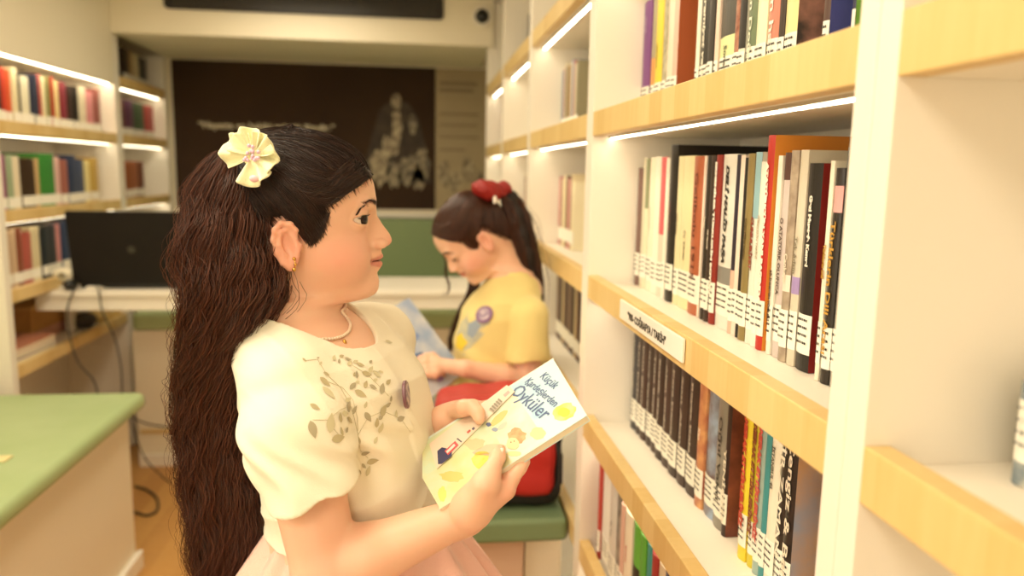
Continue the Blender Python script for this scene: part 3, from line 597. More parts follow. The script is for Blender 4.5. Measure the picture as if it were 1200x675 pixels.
# laptop, its back to us
lp = empty('laptop', (-1.05, 3.22, .8745)); lx0 = at(80, 250, Y=3.12)[0]+1.05
MB().prism(rrect(.42, .26, .012), 0, .018, 0).build('keyboard_base', BLACKP, lp, .002).location = (lx0+.235, .02, 0)
LM = Matrix.Translation((lx0+.235, -.115, .016)) @ Matrix.Rotation(radians(8), 4, 'X') @ Matrix.Rotation(radians(90), 4, 'X')
sc = MB().prism([(x, y+.145) for x, y in rrect(.45, .285, .012)], -.006, .006, 0, LM).build('screen', mat('laptop_lid', '17120e', .6, spec=.25, var=(8, .3, '1e1812')), lp, .002)
MB().box((-.20, .015, -.0068), (.20, .275, -.0062), 0, LM).build('display', mat('display_dark', '0a0d12', .15), sc)
MB().prism([(.014*cos(2*pi*i/20), .14+.014*sin(2*pi*i/20)) for i in range(20)], .006, .0066, 0, LM).build('round_badge', mat('badge_dark', '3a342c', .3), sc)
tag(lp, 'open black laptop seen from behind on the white desk', 'laptop')
q = at(73, 325, Y=3.13); w = empty('webcam', (q[0]+.01, 3.13, .8745))
MB().prism([(.034*cos(2*pi*i/24), .026*sin(2*pi*i/24)) for i in range(24)], 0, .01).build('foot', WHITE, w, .002)
MB().tube([(0, 0, .008), (0, 0, .03)], .008).build('neck', WHITE, w)
MB().ball((0, 0, .052), (.042, .03, .028), nu=20, nv=12).build('housing', mat('white_plastic', 'efe6cc', .3), w, smooth=True)
MB().ball((0, -.022, .052), (.018, .012, .013), nu=16).build('lens', mat('lens_grey', '8d8468', .3), w, smooth=True)
tag(w, 'small rounded white device with a dark lens standing left of the laptop', 'webcam')
q = at(89, 330, Y=3.09); w = MB().ball((0, 0, 0), (.026, .034, .02), nu=20, nv=12).build('computer_mouse', BLACKP, None, smooth=True); w.location = (q[0]-.01, 3.068, .8945); tag(w, 'black computer mouse at the desk\'s front edge', 'mouse')
q = at(109, 333, Y=3.08); w = empty('usb_adapter', (q[0], 3.085, .8745)); bx('housing', (-.026, -.01, 0), (.026, .01, .012), WHITE, w, .003); bx('plug', (.026, -.006, .002), (.04, .006, .009), ALU, w)
tag(w, 'tiny white adapter lying on the desk in front of the laptop', 'adapter')
def cable(name, pts, r, m, label, cat='cable'):
    P = np.array(pts, float); n = len(P); t = np.linspace(0, n-1, (n-1)*6+1); out = []
    for u in t:
        i = min(int(u), n-2); f = u-i; p0_, p1_, p2_, p3_ = P[max(i-1, 0)], P[i], P[i+1], P[min(i+2, n-1)]
        out.append(.5*((2*p1_)+(-p0_+p2_)*f+(2*p0_-5*p1_+4*p2_-p3_)*f*f+(-p0_+3*p1_-3*p2_+p3_)*f**3))
    o = MB().tube(out, r, 6).build(name, m, None, smooth=True); return tag(o, label, cat)
CB = mat('cable_black', '2a251f', .5)
A = lambda x, y, **k: tuple(at(x, y, **k))
cable('power_cable', [A(90, 331, Y=3.06), A(87, 339, Y=3.038), A(79, 362, Y=3.03), A(82, 395, Y=3.02), A(92, 425, Y=3.0), A(110, 446, Y=2.98), A(116, 470, Y=2.98)], .003, CB, 'thin dark cable hanging over the desk edge in front of the magazines')
cable('charger_cable', [A(113, 336, Y=3.06), A(116, 341, Y=3.038), A(120, 365, Y=3.03), A(134, 395, Y=3.02), A(141, 425, Y=3.0), A(143, 450, Y=2.98), A(143, 470, Y=2.98)], .003, CB, 'second dark cable dropping from the desk beside the magazines')
cable('wall_cable', [A(150, 486, Y=3.44), A(165, 494, Y=3.45), A(185, 499, Y=3.46), A(215, 501, Y=3.46), A(260, 500, Y=3.46)], .0035, CB, 'dark cable running along the far seat base above the baseboard')
cable('hanging_cable', [A(152, 488, Y=3.4), A(160, 515, Y=3.38), A(172, 540, Y=3.36), A(190, 558, Z=.01), A(200, 566, Z=.006)], .003, CB, 'thin cable drooping from the seat base to the floor')
cable('floor_cable', [A(158, 570, Z=.006), A(172, 574, Z=.006), A(184, 584, Z=.006), A(184, 598, Z=.006), A(172, 604, Z=.006), A(158, 600, Z=.006)], .005, CB, 'black cable loop lying on the wooden floor beside the near bench')

# low shelf on the left: box and magazines
zs = .655-LIP
q0 = at(37, 366, X=-1.51); q1 = at(92, 388, X=-1.51)
bo = empty('cardboard_box', (-1.56, (q0[1]+q1[1])/2, zs)); BXM = mat('cardboard', 'd09a58', .7, var=(9, .4, 'c08a4c'))
bl = abs(q1[1]-q0[1])/2
bx('tray', (-.048, -bl, .045), (.048, bl, .135), BXM, bo, .002); bx('lid', (-.051, -bl-.004, .135), (.051, bl+.004, .15), mat('cardboard_lid', 'd9a868', .7), bo, .002); bx('base_box', (-.048, -bl+.01, 0), (.048, bl-.01, .045), mat('cardboard_pink', 'd8a090', .7), bo, .002)
tag(bo, 'tan cardboard box under the desk on the low shelf', 'box')
mc = [('c9856a', 'terracotta magazine'), ('efe4d6', 'white magazine'), ('7c6a8c', 'violet-grey magazine'), ('dcd2cc', 'pale grey magazine'), ('e8dcc8', 'cream magazine')]
zz = zs
for i, (c, w) in enumerate(mc[::-1]):
    t = random.uniform(.010, .016); o = MB().box((-.055, -.148, 0), (.055, .148, t*.12), 0).box((-.054, -.147, t*.12), (.053, .147, t*.88), 1).box((-.055, -.148, t*.88), (.055, .148, t), 0).build('magazine', [cm(c), PAPER], None)
    o.location = (-1.437+random.uniform(-.004, .004), 2.925+random.uniform(-.010, .010), zz); o.rotation_euler = (0, 0, random.uniform(-.05, .05)); zz += t+.0004
    tag(o, w+f' in the flat pile on the low shelf, {ORD[i]} from the bottom', 'magazine', 'magazines piled on the low shelf')
o = MB().ball((0, 0, 0), (.05, .065, .034), nu=20, nv=12).build('dark_pouch', mat('pouch', '3a3028', .6, bump=(80, .4)), None, smooth=True)
q = at(102, 376, X=-1.45); o.location = (-1.45, q[1]-.03, zs+.0345); tag(o, 'dark rounded pouch beside the cardboard box under the desk', 'pouch')
o = MB().box((-.07, -.09, 0), (.07, .09, .03)).build('booklet_stack', mat('booklet_yellow', 'd8b46a', .6), None, .002)
o.location = (-1.46, 3.67, zs); tag(o, 'yellowish booklet at the far end of the low shelf', 'booklet'); o.name = 'booklet'

# ---------------------------------------------------------------- benches
lb = empty('bench', (-1.14, 1.0, 0)); LBY0, LBY1 = -.9, 2.62
def lpart(n, a, b, m, bev=.002): o = bx(n, a, b, m, lb, bev); o.data.transform(Matrix.Translation((1.14, -1.0, 0))); return o
lpart('base_cabinet', (-1.65, LBY0, 0), (-.945, LBY1-.06, .545), CREAM, .003)
c = lpart('seat_cushion', (-1.655, LBY0, .546), (-.905, LBY1, .600), GREENC, .022); c.modifiers[0].segments = 5
lpart('baseboard', (-.944, LBY0, 0), (-.925, LBY1-.05, .062), WHITE, .004)
tag(lb, 'long bench with a light green cushion and cream base in the left foreground', 'bench')
o = MB().box((-.03, -.02, 0), (.03, .02, .003)).build('paper_slip', mat('slip', 'ead9a0', .6), None); q = at(2, 538, Z=.602); o.location = (q[0]-.012, q[1], .6012); tag(o, 'small yellowish slip of paper on the near green cushion', 'paper')
rb = empty('bench', (.1, 2.0, 0))
def rpart(n, a, b, m, bev=.002): o = bx(n, a, b, m, rb, bev); o.data.transform(Matrix.Translation((-.1, -2.0, 0))); return o
rpart('base_cabinet', (-.10, 1.60, 0), (.235, 2.55, .545), mat('bench_pink', 'd9b9a0', .55, bump=(60, .05)), .003)
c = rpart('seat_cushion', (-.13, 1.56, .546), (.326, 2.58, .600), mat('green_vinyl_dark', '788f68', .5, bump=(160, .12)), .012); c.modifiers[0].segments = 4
rpart('end_box', (.24, 1.62, 0), (.325, 2.55, .545), CREAM, .003)
tag(rb, 'green cushioned bench under the seated girl and the red backpack', 'bench')

# ---------------------------------------------------------------- heads
# local head frame: +x towards the face, y across, z up, origin between the ears
ZT = np.array([-.16, -.125, -.10, -.092, -.088, -.084, -.078, -.068, -.055, -.04, -.02, 0, .018, .03, .042, .056, .070, .084, .096, .105, .111, .114])
XF = np.array([.038, .036, .040, .050, .074, .086, .0925, .094, .092, .092, .091, .089, .0905, .0950, .0980, .096, .091, .081, .066, .048, .026, .0])
XB = -np.array([.055, .056, .056, .057, .058, .059, .061, .065, .071, .077, .083, .087, .089, .089, .088, .085, .080, .072, .060, .046, .026, .0])
WW = np.array([.046, .044, .043, .043, .044, .045, .047, .0505, .0545, .060, .0655, .069, .0705, .071, .0712, .070, .066, .059, .049, .037, .021, .0])
# midline profile read from the photograph's silhouette: z, x, half width of the feature
ZP = np.array([-.16, -.095, -.091, -.089, -.086, -.081, -.074, -.064, -.054, -.048, -.043, -.0395, -.0378, -.0355, -.033, -.029, -.024, -.021, -.018, -.013, -.005, .007, .018, .030, .042, .056, .12])
XP = np.array([.0, .046, .052, .074, .087, .0965, .1005, .1015, .0985, .1030, .1058, .1048, .1028, .1052, .1075, .1045, .1040, .1105, .1155, .1180, .1150, .1060, .0990, .0985, .0985, .096, .0])
SP = np.array([.02, .020, .020, .020, .020, .020, .020, .018, .016, .018, .019, .019, .019, .019, .018, .013, .011, .0115, .0115, .0105, .0085, .0075, .009, .02, .02, .02, .02])
def head_fn(P):
    x, y, z = P[:, 0], P[:, 1], P[:, 2]; ay = np.abs(y)
    xf = np.interp(z, ZT, XF); xb = np.interp(z, ZT, XB); w = np.interp(z, ZT, WW)
    xp = np.interp(z, ZP, XP); s = np.interp(z, ZP, SP); bump = np.where((z > -.095) & (z < .04), xp-xf, 0)
    xf2 = np.maximum(xf+bump*np.exp(-(ay/s)**2.4), 1e-3)
    ex = np.interp(z, [-.09, -.06, -.02, .03, .08], [1.75, 1.9, 2.05, 2.12, 2.15])
    ux = np.where(x > 0, x/xf2, x/np.minimum(xb, -1e-3)); r = (np.abs(ux)**ex+(ay/np.maximum(w, 1e-3))**ex)**(1/ex)
    rho = np.sqrt(x*x+y*y); d = (r-1)*np.where(r > 1e-3, rho/np.maximum(r, 1e-3), .04)
    dz = z-.1135; d = np.maximum(d, dz) if True else d
    slope = np.interp(z, [-.13, -.095, -.085, -.07, .06, .09, .105, .112], [1, .45, .35, .8, .9, .62, .4, .25])
    d = d*slope
    return np.maximum(d, -.135-z)
def add_head(Fd, M, sc=1.0, eyes_open=True):
    """M: 4x4 head matrix (rotation and place)"""
    R = np.array(M.to_3x3()); O = np.array(M.translation)
    loc = lambda P: ((P-O)@R)/sc
    w = lambda p: O+R@(np.array(p)*sc)
    fn = lambda P: head_fn(loc(P))*sc
    Fd.fn(fn, w((0, 0, -.01)), .175*sc, 0.02)
    E3 = R
    def ell(c, r, k, op='u', rot=None): Fd.ell(w(c), np.array(r)*sc, k, op, R=(R if rot is None else R@np.array(rot)))
    for s in (1, -1):
        ell((.048, .030*s, -.034), (.040, .030, .030), .02)                     # cheek
        ell((.0965, .031*s, .0165), (.0125, .018, .012), .010, 's')                # eye socket
        ell((.0755, .0305*s, .0155), (.0152, .0168, .0145), .005)                # lids over the eyeball
        if eyes_open: ell((.0850, .0345*s, .0148), (.0178, .0165, .0052), .0015, 's')
        else: ell((.0920, .0300*s, .0105), (.006, .0130, .0012), .001, 's')
        ell((.0850, .027*s, .0335), (.0095, .018, .0055), .010)                  # brow ridge
        ell((.1035, .0105*s, -.0165), (.0085, .0062, .0068), .004)              # nostril wing
        ell((.1065, .0062*s, -.0236), (.0050, .0032, .0034), .002, 's')
        ell((.0960, .0225*s, -.0380), (.005, .004, .0035), .006, 's')           # mouth corner
        # ear
        rot = Matrix.Rotation(radians(-14), 3, 'Y') @ Matrix.Rotation(radians(16*s), 3, 'Z')
        ell((-.002, .0735*s, -.014), (.0155, .0058, .0265), .005, rot=rot)
        ell((.0, .0805*s, -.012), (.0092, .0060, .0175), .003, 's', rot=rot)
        pts = [(.009, .074, -.005), (.010, .0775, .005), (.004, .0795, .012), (-.006, .0805, .013), (-.0135, .0805, .005), (-.0155, .080, -.007), (-.012, .0785, -.021), (-.005, .0755, -.032), (.002, .073, -.037), (.007, .071, -.031)]
        Fd.chain([w((a, b*s, c)) for a, b, c in pts], [v*sc for v in (.0022, .0027, .003, .003, .003, .003, .0034, .0046, .0052, .0035)], .003)
        Fd.chain([w((a, b*s, c)) for a, b, c in ((.002, .0785, .008), (-.007, .0795, .002), (-.0085, .079, -.012), (-.002, .0775, -.024))], [.0022*sc]*4, .003)
        ell((.0125, .0735*s, -.014), (.0045, .004, .006), .003)                 # tragus
    Fd.fn(lambda P: (lambda q: np.maximum(np.maximum(np.abs(q[:, 2]+.0378-.010*np.abs(q[:, 1]))-.0006, .092-q[:, 0]), np.abs(q[:, 1])-.021))(loc(P))*sc, w((.1, 0, -.038)), .03*sc, .0015, 's')  # line of the mouth
    return loc, w
def face_tint(q, base, lips, blush):
    """skin colour by place on the face"""
    n = len(q); c = np.tile(np.array(base), (n, 1)); x, y, z = q.T
    def mixin(col, a): nonlocal c; a = np.clip(a, 0, 1)[:, None]; c = c*(1-a)+np.array(col)*a
    mixin(blush, .60*np.exp(-(((x-.058)/.034)**2+((z+.028)/.026)**2))*(np.abs(y) > .02))
    mixin(blush, .45*np.exp(-(((x-.118)/.010)**2+(y/.012)**2+((z+.014)/.008)**2)))
    mixin(blush, .5*((np.abs(y) > .066) & (x < .02) & (x > -.03) & (z < .02) & (z > -.05)))
    lw = np.clip(1-np.abs(y)/.023, 0, 1); mixin(lips, np.clip((np.minimum(z+.0475+.0*z, -.0300-z)+.0065*(lw-1)+.002)/.0018, 0, 1)*(x > .088)*(np.abs(y) < .023))
    mixin(np.array(lips)*.55, np.exp(-((z+.0378-.010*np.abs(y))/.0010)**2)*(x > .088)*(np.abs(y) < .0215))
    return c
def eye_balls(parent, w, R, sc, look=(1, 0, 0)):  
    for s in (1, -1):
        c = w((.0752, .0306*s, .0150)); r = .0138*sc; b = MB()
        zax = Vector(R@np.array([look[0], look[1], look[2]])).normalized(); Q = zax.to_track_quat('Z', 'Y').to_matrix().to_4x4()
        b.ball(c, r, 0, 24, 24, Q)
        o = b.build('eye', [mat('eye_white', 'ddcbbb', .15), mat('iris', '2a1710', .1), mat('pupil', '080605', .08)], parent, smooth=True)
        zv = np.array(zax)
        mi = []
        for p in o.data.polygons:
            v = (np.array(p.center)-c)/r; k = float(v@zv); mi.append(2 if k > .975 else (1 if k > .885 else 0))
        o.data.polygons.foreach_set('material_index', mi)
def hair_paths(loc_fn, starts, target, n, off0, off1, M, sc, jit=.002, lift=.0, curl=0.0):
    """combed hair: from each start point over the skull to the tie"""
    R = np.array(M.to_3x3()); O = np.array(M.translation); S = np.array(starts); k = len(S)
    T = np.array(target)+RNG.normal(0, .004, (k, 3)); t = np.linspace(0, 1, n)[None, :, None]
    C = np.array([-.012, 0, .012]); a_ = S-C; b_ = T-C; la = np.linalg.norm(a_, axis=1, keepdims=True); lb = np.linalg.norm(b_, axis=1, keepdims=True)
    a_ = a_/la; b_ = b_/lb; om = np.arccos(np.clip((a_*b_).sum(1), -.999, .999))[:, None, None]
    D_ = (np.sin((1-t)*om)*a_[:, None]+np.sin(t*om)*b_[:, None])/np.sin(om); flat = (C+D_*(la[:, None]*(1-t)+np.maximum(lb, .085)[:, None]*t)).reshape(-1, 3)
    f = lambda q: head_fn(q)
    tt = np.broadcast_to(np.linspace(0, 1, n)[None, :], (k, n)).reshape(-1)
    rnd = np.repeat(RNG.uniform(0, 1, k), n); off = off0+(off1-off0)*np.sin(np.minimum(tt*1.3, 1)*pi/2)+jit*rnd
    off = off*np.minimum(1, tt*6+.05)
    flat = project(f, flat, off, 5)
    P = flat.reshape(k, n, 3); w8 = np.clip((t-.82)/.18, 0, 1); P = P*(1-w8)+(T[:, None])*w8
    P[:, :, :] += (RNG.normal(0, .0006, (k, 1, 3)))*t
    P = P*sc; return P@R.T+O
def tail_paths(center, wy, wx, n_s, m, clumps, amp, wave, seed, yr=.8, ends=.12, frizz=.0015, tight=.55):
    """loose hair: center (k,3) polyline, wx half widths in the photo plane, wy depth half widths"""
    rg = np.random.default_rng(seed); C = np.array(center); kk = len(C); u = np.linspace(0, kk-1, m)
    def spl(A):
        A = np.asarray(A, float); out = []
        for q in u:
            i = min(int(q), kk-2); f = q-i; a, b, c, d = A[max(i-1, 0)], A[i], A[i+1], A[min(i+2, kk-1)]
            out.append(.5*(2*b+(-a+c)*f+(2*a-5*b+4*c-d)*f*f+(-a+3*b-3*c+d)*f**3))
        return np.array(out)
    Cs = spl(C); Wx = spl(wx); Wy = spl(wy)
    seglen = np.concatenate([[0], np.cumsum(np.linalg.norm(np.diff(Cs, axis=0), axis=1))])
    ca = rg.uniform(0, 2*pi, clumps); cr_ = np.sqrt(rg.uniform(0, 1, clumps)); cph = rg.uniform(0, 2*pi, clumps); cw = wave*rg.uniform(.75, 1.3, clumps); camp = amp*rg.uniform(.5, 1.3, clumps)
    cid = rg.integers(0, clumps, n_s); a = ca[cid]+rg.normal(0, .12, n_s); r = np.clip(cr_[cid]+rg.normal(0, .09, n_s), 0, 1.06)
    stop = 1-ends*rg.uniform(0, 1, n_s)**1.5*(.5+r)
    t = np.linspace(0, 1, m)[None, :]*stop[:, None]; f = t*(m-1); i0 = np.clip(f.astype(int), 0, m-2); fr = f-i0
    L = lambda A: A[i0]*(1-fr)+A[i0+1]*fr if A.ndim == 1 else A[i0]*(1-fr[..., None])+A[i0+1]*fr[..., None]
    c = L(Cs); wxs = L(Wx); wys = L(Wy); s = L(seglen)
    ph = 2*pi*s/cw[cid][:, None]+cph[cid][:, None]+rg.normal(0, .28, (n_s, 1)); am = camp[cid][:, None]*np.clip(s/.06, 0, 1)
    X = c[..., 0]+wxs*(r*np.cos(a))[:, None]+am*np.sin(ph); Y = c[..., 1]+wys*(r*np.sin(a))[:, None]+am*np.cos(ph*1.0+.6)*.8
    Z = c[..., 2]+am*.25*np.sin(ph*1.7)
    fz = rg.normal(0, frizz, (n_s, 1))*np.sin(2*pi*s/.036+rg.uniform(0, 6, (n_s, 1)))*np.clip(s/.05, 0, 1); X = X+fz; Y = Y+fz*.6
    sl = rg.random(n_s) < .05; X[sl] += (rg.normal(0, .012, (sl.sum(), 1)))*np.clip(s[sl]/.1, 0, 1)
    return np.stack([X, Y, Z], -1)
def hair_obj(name, paths, rad, m, parent, n=3):
    V, Q = strands(paths, rad, n=n); return link(name, np_mesh(name, V, Q), m, parent)
def hair_mat(name, c1, c2, rough=.38, spec=.5):
    m = bpy.data.materials.new(name); m.use_nodes = True; nt = m.node_tree; b = nt.nodes['Principled BSDF']; b.inputs['Roughness'].default_value = rough
    g = nt.nodes.new('ShaderNodeNewGeometry'); mx = nt.nodes.new('ShaderNodeMix'); mx.data_type = 'RGBA'; mx.inputs[6].default_value = lin(c1)+(1,); mx.inputs[7].default_value = lin(c2)+(1,)
    nt.links.new(g.outputs['Random Per Island'], mx.inputs[0]); nt.links.new(mx.outputs[2], b.inputs['Base Color'])
    b.inputs['Anisotropic'].default_value = .5; b.inputs['Specular IOR Level'].default_value = spec; return m
def decal(name, target_fn, pts2, frame, m, parent, off=.0012, thick=0):
    """flat print lying on a cloth surface: 2D outline in a frame, pushed on to the surface"""
    O, U, V_ = [np.array(a, float) for a in frame]; P = np.array([O+U*a+V_*b for a, b in pts2]); return P
SKINC = lin('efc0a4'); LIPC = lin('d68f7e'); BLUSH = lin('e69a86')

# ---------------------------------------------------------------- the standing girl
girl = empty('person', (-.10, .97, 0))
tag(girl, 'standing girl in white leaf-print shirt with long wavy ponytail and yellow hair flower', 'person')
def gpar(o): o.parent = girl; o.matrix_parent_inverse = Matrix.Translation((.10, -.97, 0)); return o
HM = Matrix.Translation((-.150, .97, 1.275)) @ Matrix.Rotation(radians(2.0), 4, 'Z')
f_dir = np.array([cos(radians(-24)), sin(radians(-24)), 0]); r_dir = np.array([f_dir[1], -f_dir[0], 0]); zz_ = np.array([0, 0, 1.0])
RT = np.stack([f_dir, -r_dir, zz_], 1)      # torso axes: forward, left, up
TC = lambda z: np.array([np.interp(z, [.85, .94, 1.02, 1.09, 1.15], [-.093, -.090, -.096, -.104, -.125]), .965, z])
def torso_fn(grow=0.0, neck=True):
    zt = [.80, .86, .92, .98, 1.04, 1.09, 1.125, 1.15, 1.17, 1.19]; a = [.098, .099, .100, .101, .098, .092, .080, .060, .040, .030]; b = [.122, .118, .116, .116, .120, .124, .120, .100, .070, .045]
    def f(P):
        z = P[:, 2]; cx = np.interp(z, [.85, .94, 1.02, 1.09, 1.15, 1.19], [-.078, -.076, -.092, -.104, -.130, -.148]); q = np.stack([P[:, 0]-cx, P[:, 1]-.965], 1)
        u = q@f_dir[:2]; v = q@r_dir[:2]; A = np.interp(z, zt, a)+grow; Bb = np.interp(z, zt, b)+grow
        r = ((np.abs(u)/A)**2.3+(np.abs(v)/Bb)**2.3)**(1/2.3); rho = np.sqrt(u*u+v*v); d = (r-1)*np.where(r > 1e-3, rho/np.maximum(r, 1e-3), .05)
        d = d*np.interp(z, [1.10, 1.13, 1.16, 1.19], [.9, .75, .5, .4])
        return np.maximum(np.maximum(d, z-1.19-grow), .84-z)
    return f
S_R = np.array([-.148, .866, 1.108]); E_R = at(383, 672, Y=.805); W_R = at(546, 603, Y=.815)
S_L = np.array([-.062, 1.072, 1.108]); E_L = np.array([-.075, 1.085, .945]); W_L = at(519, 497, Y=.985)
# the held book: corners on a plane
B3 = at(688, 487, Y=.800); C3 = at(515, 597, Y=.800); A3 = at(648, 420, Y=.932); D3 = A3+C3-B3
bn = np.cross(B3-C3, A3-B3); bn /= np.linalg.norm(bn); bu = (B3-C3)/np.linalg.norm(B3-C3); bv = (A3-B3)/np.linalg.norm(A3-B3)
def on_book(x, y, off=0.0):
    o = EYE; d = cf*F+cr*(x-600)+cu*(337.5-y); t = ((B3+bn*off-o)@bn)/(d@bn); return o+d*t
body = Field()
loc1, w1 = add_head(body, HM)
body.cap((-.157, .968, 1.195), (-.152, .968, 1.13), .0415, .046, .014)      # neck
body.fn(torso_fn(0), (-.1, .965, 1.0), .27, .018)
# right arm
body.cap(S_R, S_R*.5+E_R*.5, .043, .0405, .02); body.cap(S_R*.5+E_R*.5, E_R, .0405, .036, .01)
MR = E_R*.72+W_R*.28
body.cap(E_R, MR, .0355, .0345, .012); body.cap(MR, W_R, .0345, .0205, .012)
# right hand: palm under the near edge, thumb on the cover, fingers under the book
pb_ = lambda x, y, o: on_book(x, y, o)
PALM0 = pb_(553, 596, -.018); PALM1 = pb_(588, 573, -.017)
body.cap(W_R, PALM0, .021, .0205, .014)
bvd = bv
K = [PALM1+bu*a+bv*b_ for a, b_ in ((.004, -.006), (.004, .008), (-.004, .021), (-.015, .032))]
for q in K: body.cap(PALM0, q, .016, .0105, .010)
body.ell((PALM0+PALM1)/2+bv*.010, (.032, .024, .014), .010, R=np.stack([bu, bv, bn], 1))
FU = -.0150
def finger(Fd, pts, r0, r1, k=.006):
    n = len(pts); Fd.chain(pts, [r0+(r1-r0)*i/(n-1) for i in range(n)], k)
i1 = pb_(603, 556, -.013); i2 = pb_(614, 546, -.012); 
finger(body, [K[0], pb_(600, 561, -.0135), pb_(609, 549, -.0125), pb_(615, 541, -.0125)], .0088, .0064, .004)
finger(body, [K[1], K[1]+bu*.018+bv*.022+bn*-.001, K[1]+bu*.024+bv*.042+bn*.003, K[1]+bu*.022+bv*.056+bn*.006], .0095, .0066)
finger(body, [K[2], K[2]+bu*.012+bv*.026, K[2]+bu*.014+bv*.045+bn*.003, K[2]+bu*.010+bv*.058+bn*.005], .009, .0062)
finger(body, [K[3], K[3]+bu*.006+bv*.020, K[3]+bu*.006+bv*.036+bn*.003, K[3]+bu*.002+bv*.046+bn*.005], .008, .0056)
th = [pb_(560, 583, -.006), pb_(569, 567, .008), pb_(577, 550, .0125), pb_(583, 536, .0110), pb_(586, 527, .0085)]
Fd_ = [.0150, .0118, .0090, .0086, .0066]; body.chain(th, Fd_, .012)
body.cap(PALM0, th[1], .018, .013, .014)
# left arm and hand: behind and on the far side of the book
body.cap(S_L, E_L, .042, .035, .02); ML = E_L*.6+W_L*.4
body.cap(E_L, ML, .034, .031, .012); body.cap(ML, W_L, .031, .0205, .012)
LK = at(546, 484, Y=.965); 
body.cap(W_L, LK, .0205, .0165, .014); body.ell((W_L*.35+LK*.65), (.030, .022, .017), .014)
lk = [LK+np.array(v) for v in ((.006, -.016, .004), (.011, -.002, .006), (.010, .012, .002), (.004, .024, -.006))]
for q in lk: body.cap(W_L*.4+LK*.6, q, .0150, .0098, .010)
for i, q in enumerate(lk):
    d1 = bu*.6-bn*.9; d1 /= np.linalg.norm(d1)
    if True:
        e1 = q+bu*.018-bn*.010; finger(body, [q, e1, e1-bn*.016-bv*.006, e1-bn*.020-bv*.022], .0090, .0062)
finger(body, [W_L*.45+LK*.55+bn*.008, pb_(544, 478, .017), pb_(554, 477, .0175), pb_(560, 484, .0130), pb_(562, 491, .0092)], .0115, .0070, .006)
# hips and legs, down to the shoes
def leg(Fd, sgn):
    h = np.array([-.09, .965, .80])-sgn*r_dir*.055; k = h*[1, 1, 0]+[0, 0, .42]+f_dir*.01; a = h*[1, 1, 0]+[0, 0, .075]-f_dir*.005
    Fd.cap(h, k, .066, .044, .03); Fd.cap(k, a, .045, .030, .02); Fd.cap(a, a+f_dir*.10+np.array([0, 0, -.045]), .030, .022, .02); return a
an = [leg(body, s) for s in (1, -1)]
body.fn(lambda P: (lambda q: np.sqrt(((q@f_dir)/.11)**2+((q@r_dir)/.125)**2+((q[:, 2])/.10)**2)*.1-.1)(P-np.array([-.09, .965, .83])), (-.09, .965, .83), .13, .03)
V, Q = body.mesh((-.29, .70, .0), (.19, 1.22, 1.42), .0019, 22); V = relax(V, Q, 2, .4)
q1 = loc1(V); T = face_tint(q1, SKINC, LIPC, BLUSH); low = V[:, 2] < 1.15; T[low] = np.array(SKINC)
def redden(T, V, c, r, a=.4): w_ = np.exp(-(np.linalg.norm(V-c, axis=1)/r)**2)[:, None]*a; return T*(1-w_)+np.array(BLUSH)*w_
for c_, r_ in ((th[4], .012), (lk[0], .02), (K[0], .02), (E_R, .05)): T = redden(T, V, c_, r_)
ob = gpar(link('body', np_mesh('body', V, Q, T), SKIN))
RH = np.array(HM.to_3x3())
n0 = len(COL.objects); eye_balls(girl, w1, RH, 1.0, (.80, -.60, -.02))
for o in list(COL.objects)[n0:]: gpar(o)
nm = MB()      # thumb nails
nc = pb_(586.5, 528, .0158); nm.ell = None
MB().ball((0, 0, 0), (.0048, .0040, .0012), M=Matrix((Vector(bu*.5+bv*.87).normalized(), Vector(bn).cross(Vector(bu*.5+bv*.87)).normalized(), Vector(bn))).transposed().to_4x4()).build('fingernail', mat('nail', 'f4cdb8', .25), girl, smooth=True)
o = COL.objects[-1]; gpar(o); o.location = tuple(nc-bn*.0006)

# brows, lashes
FACE1 = Field(); add_head(FACE1, Matrix.Identity(4))
def brow_lash(parent, wfn, Rm, sc, m, seed, closed=False):
    rg = np.random.default_rng(seed); P0 = []; Dd = []; la = []
    for s in (1, -1):
        for _ in range(480):
            u = rg.uniform(0, 1); y = .009+.058*u; z = .0322+.0050*np.sin(min(u*1.4, 1.0)*pi*.5)-.0100*max(u-.45, 0)/.55+rg.normal(0, .0015*(1-u*.6))
            P0.append([.10-.02*u, y*s, z]); Dd.append(np.array([-.25, .8*s, .28-.5*u])*rg.uniform(.005, .008))
        for i in range(60):
            u = i/59; y = .0190+.026*u; zc = .0198-(2*u-1)**2*.0034 if not closed else .0115-(1-(2*u-1)**2)*.003
            xx = .0900-.0070*(2*u-1)**2-.006*u
            p = np.array([xx, y*s, zc]); L = .0062*(.6+.5*u)
            la.append([p, p+np.array([.0030, .0006*s, -.0004])*L/.006, p+np.array([.0052, .0022*s*u, .0016 if not closed else -.004])*L/.006])
    A_ = project(FACE1.ev, np.array(P0), .0010, 6); B_ = project(FACE1.ev, A_+np.array(Dd), .0019, 6); br = np.stack([A_, (A_+B_)/2, B_], 1)
    conv = lambda A: np.array([[wfn(p) for p in r] for r in A])
    return hair_obj('eyebrow', conv(br), .00023*sc, m, parent), hair_obj('eyelash', conv(la), .00042*sc, m, parent)
HAIR = hair_mat('dark_hair', '1c0f0a', '3a2016'); HAIRL = hair_mat('brown_wavy_hair', '29140b', '6c3b25', .42)
for o in brow_lash(girl, w1, RH, 1.0, HAIR, 3): gpar(o)

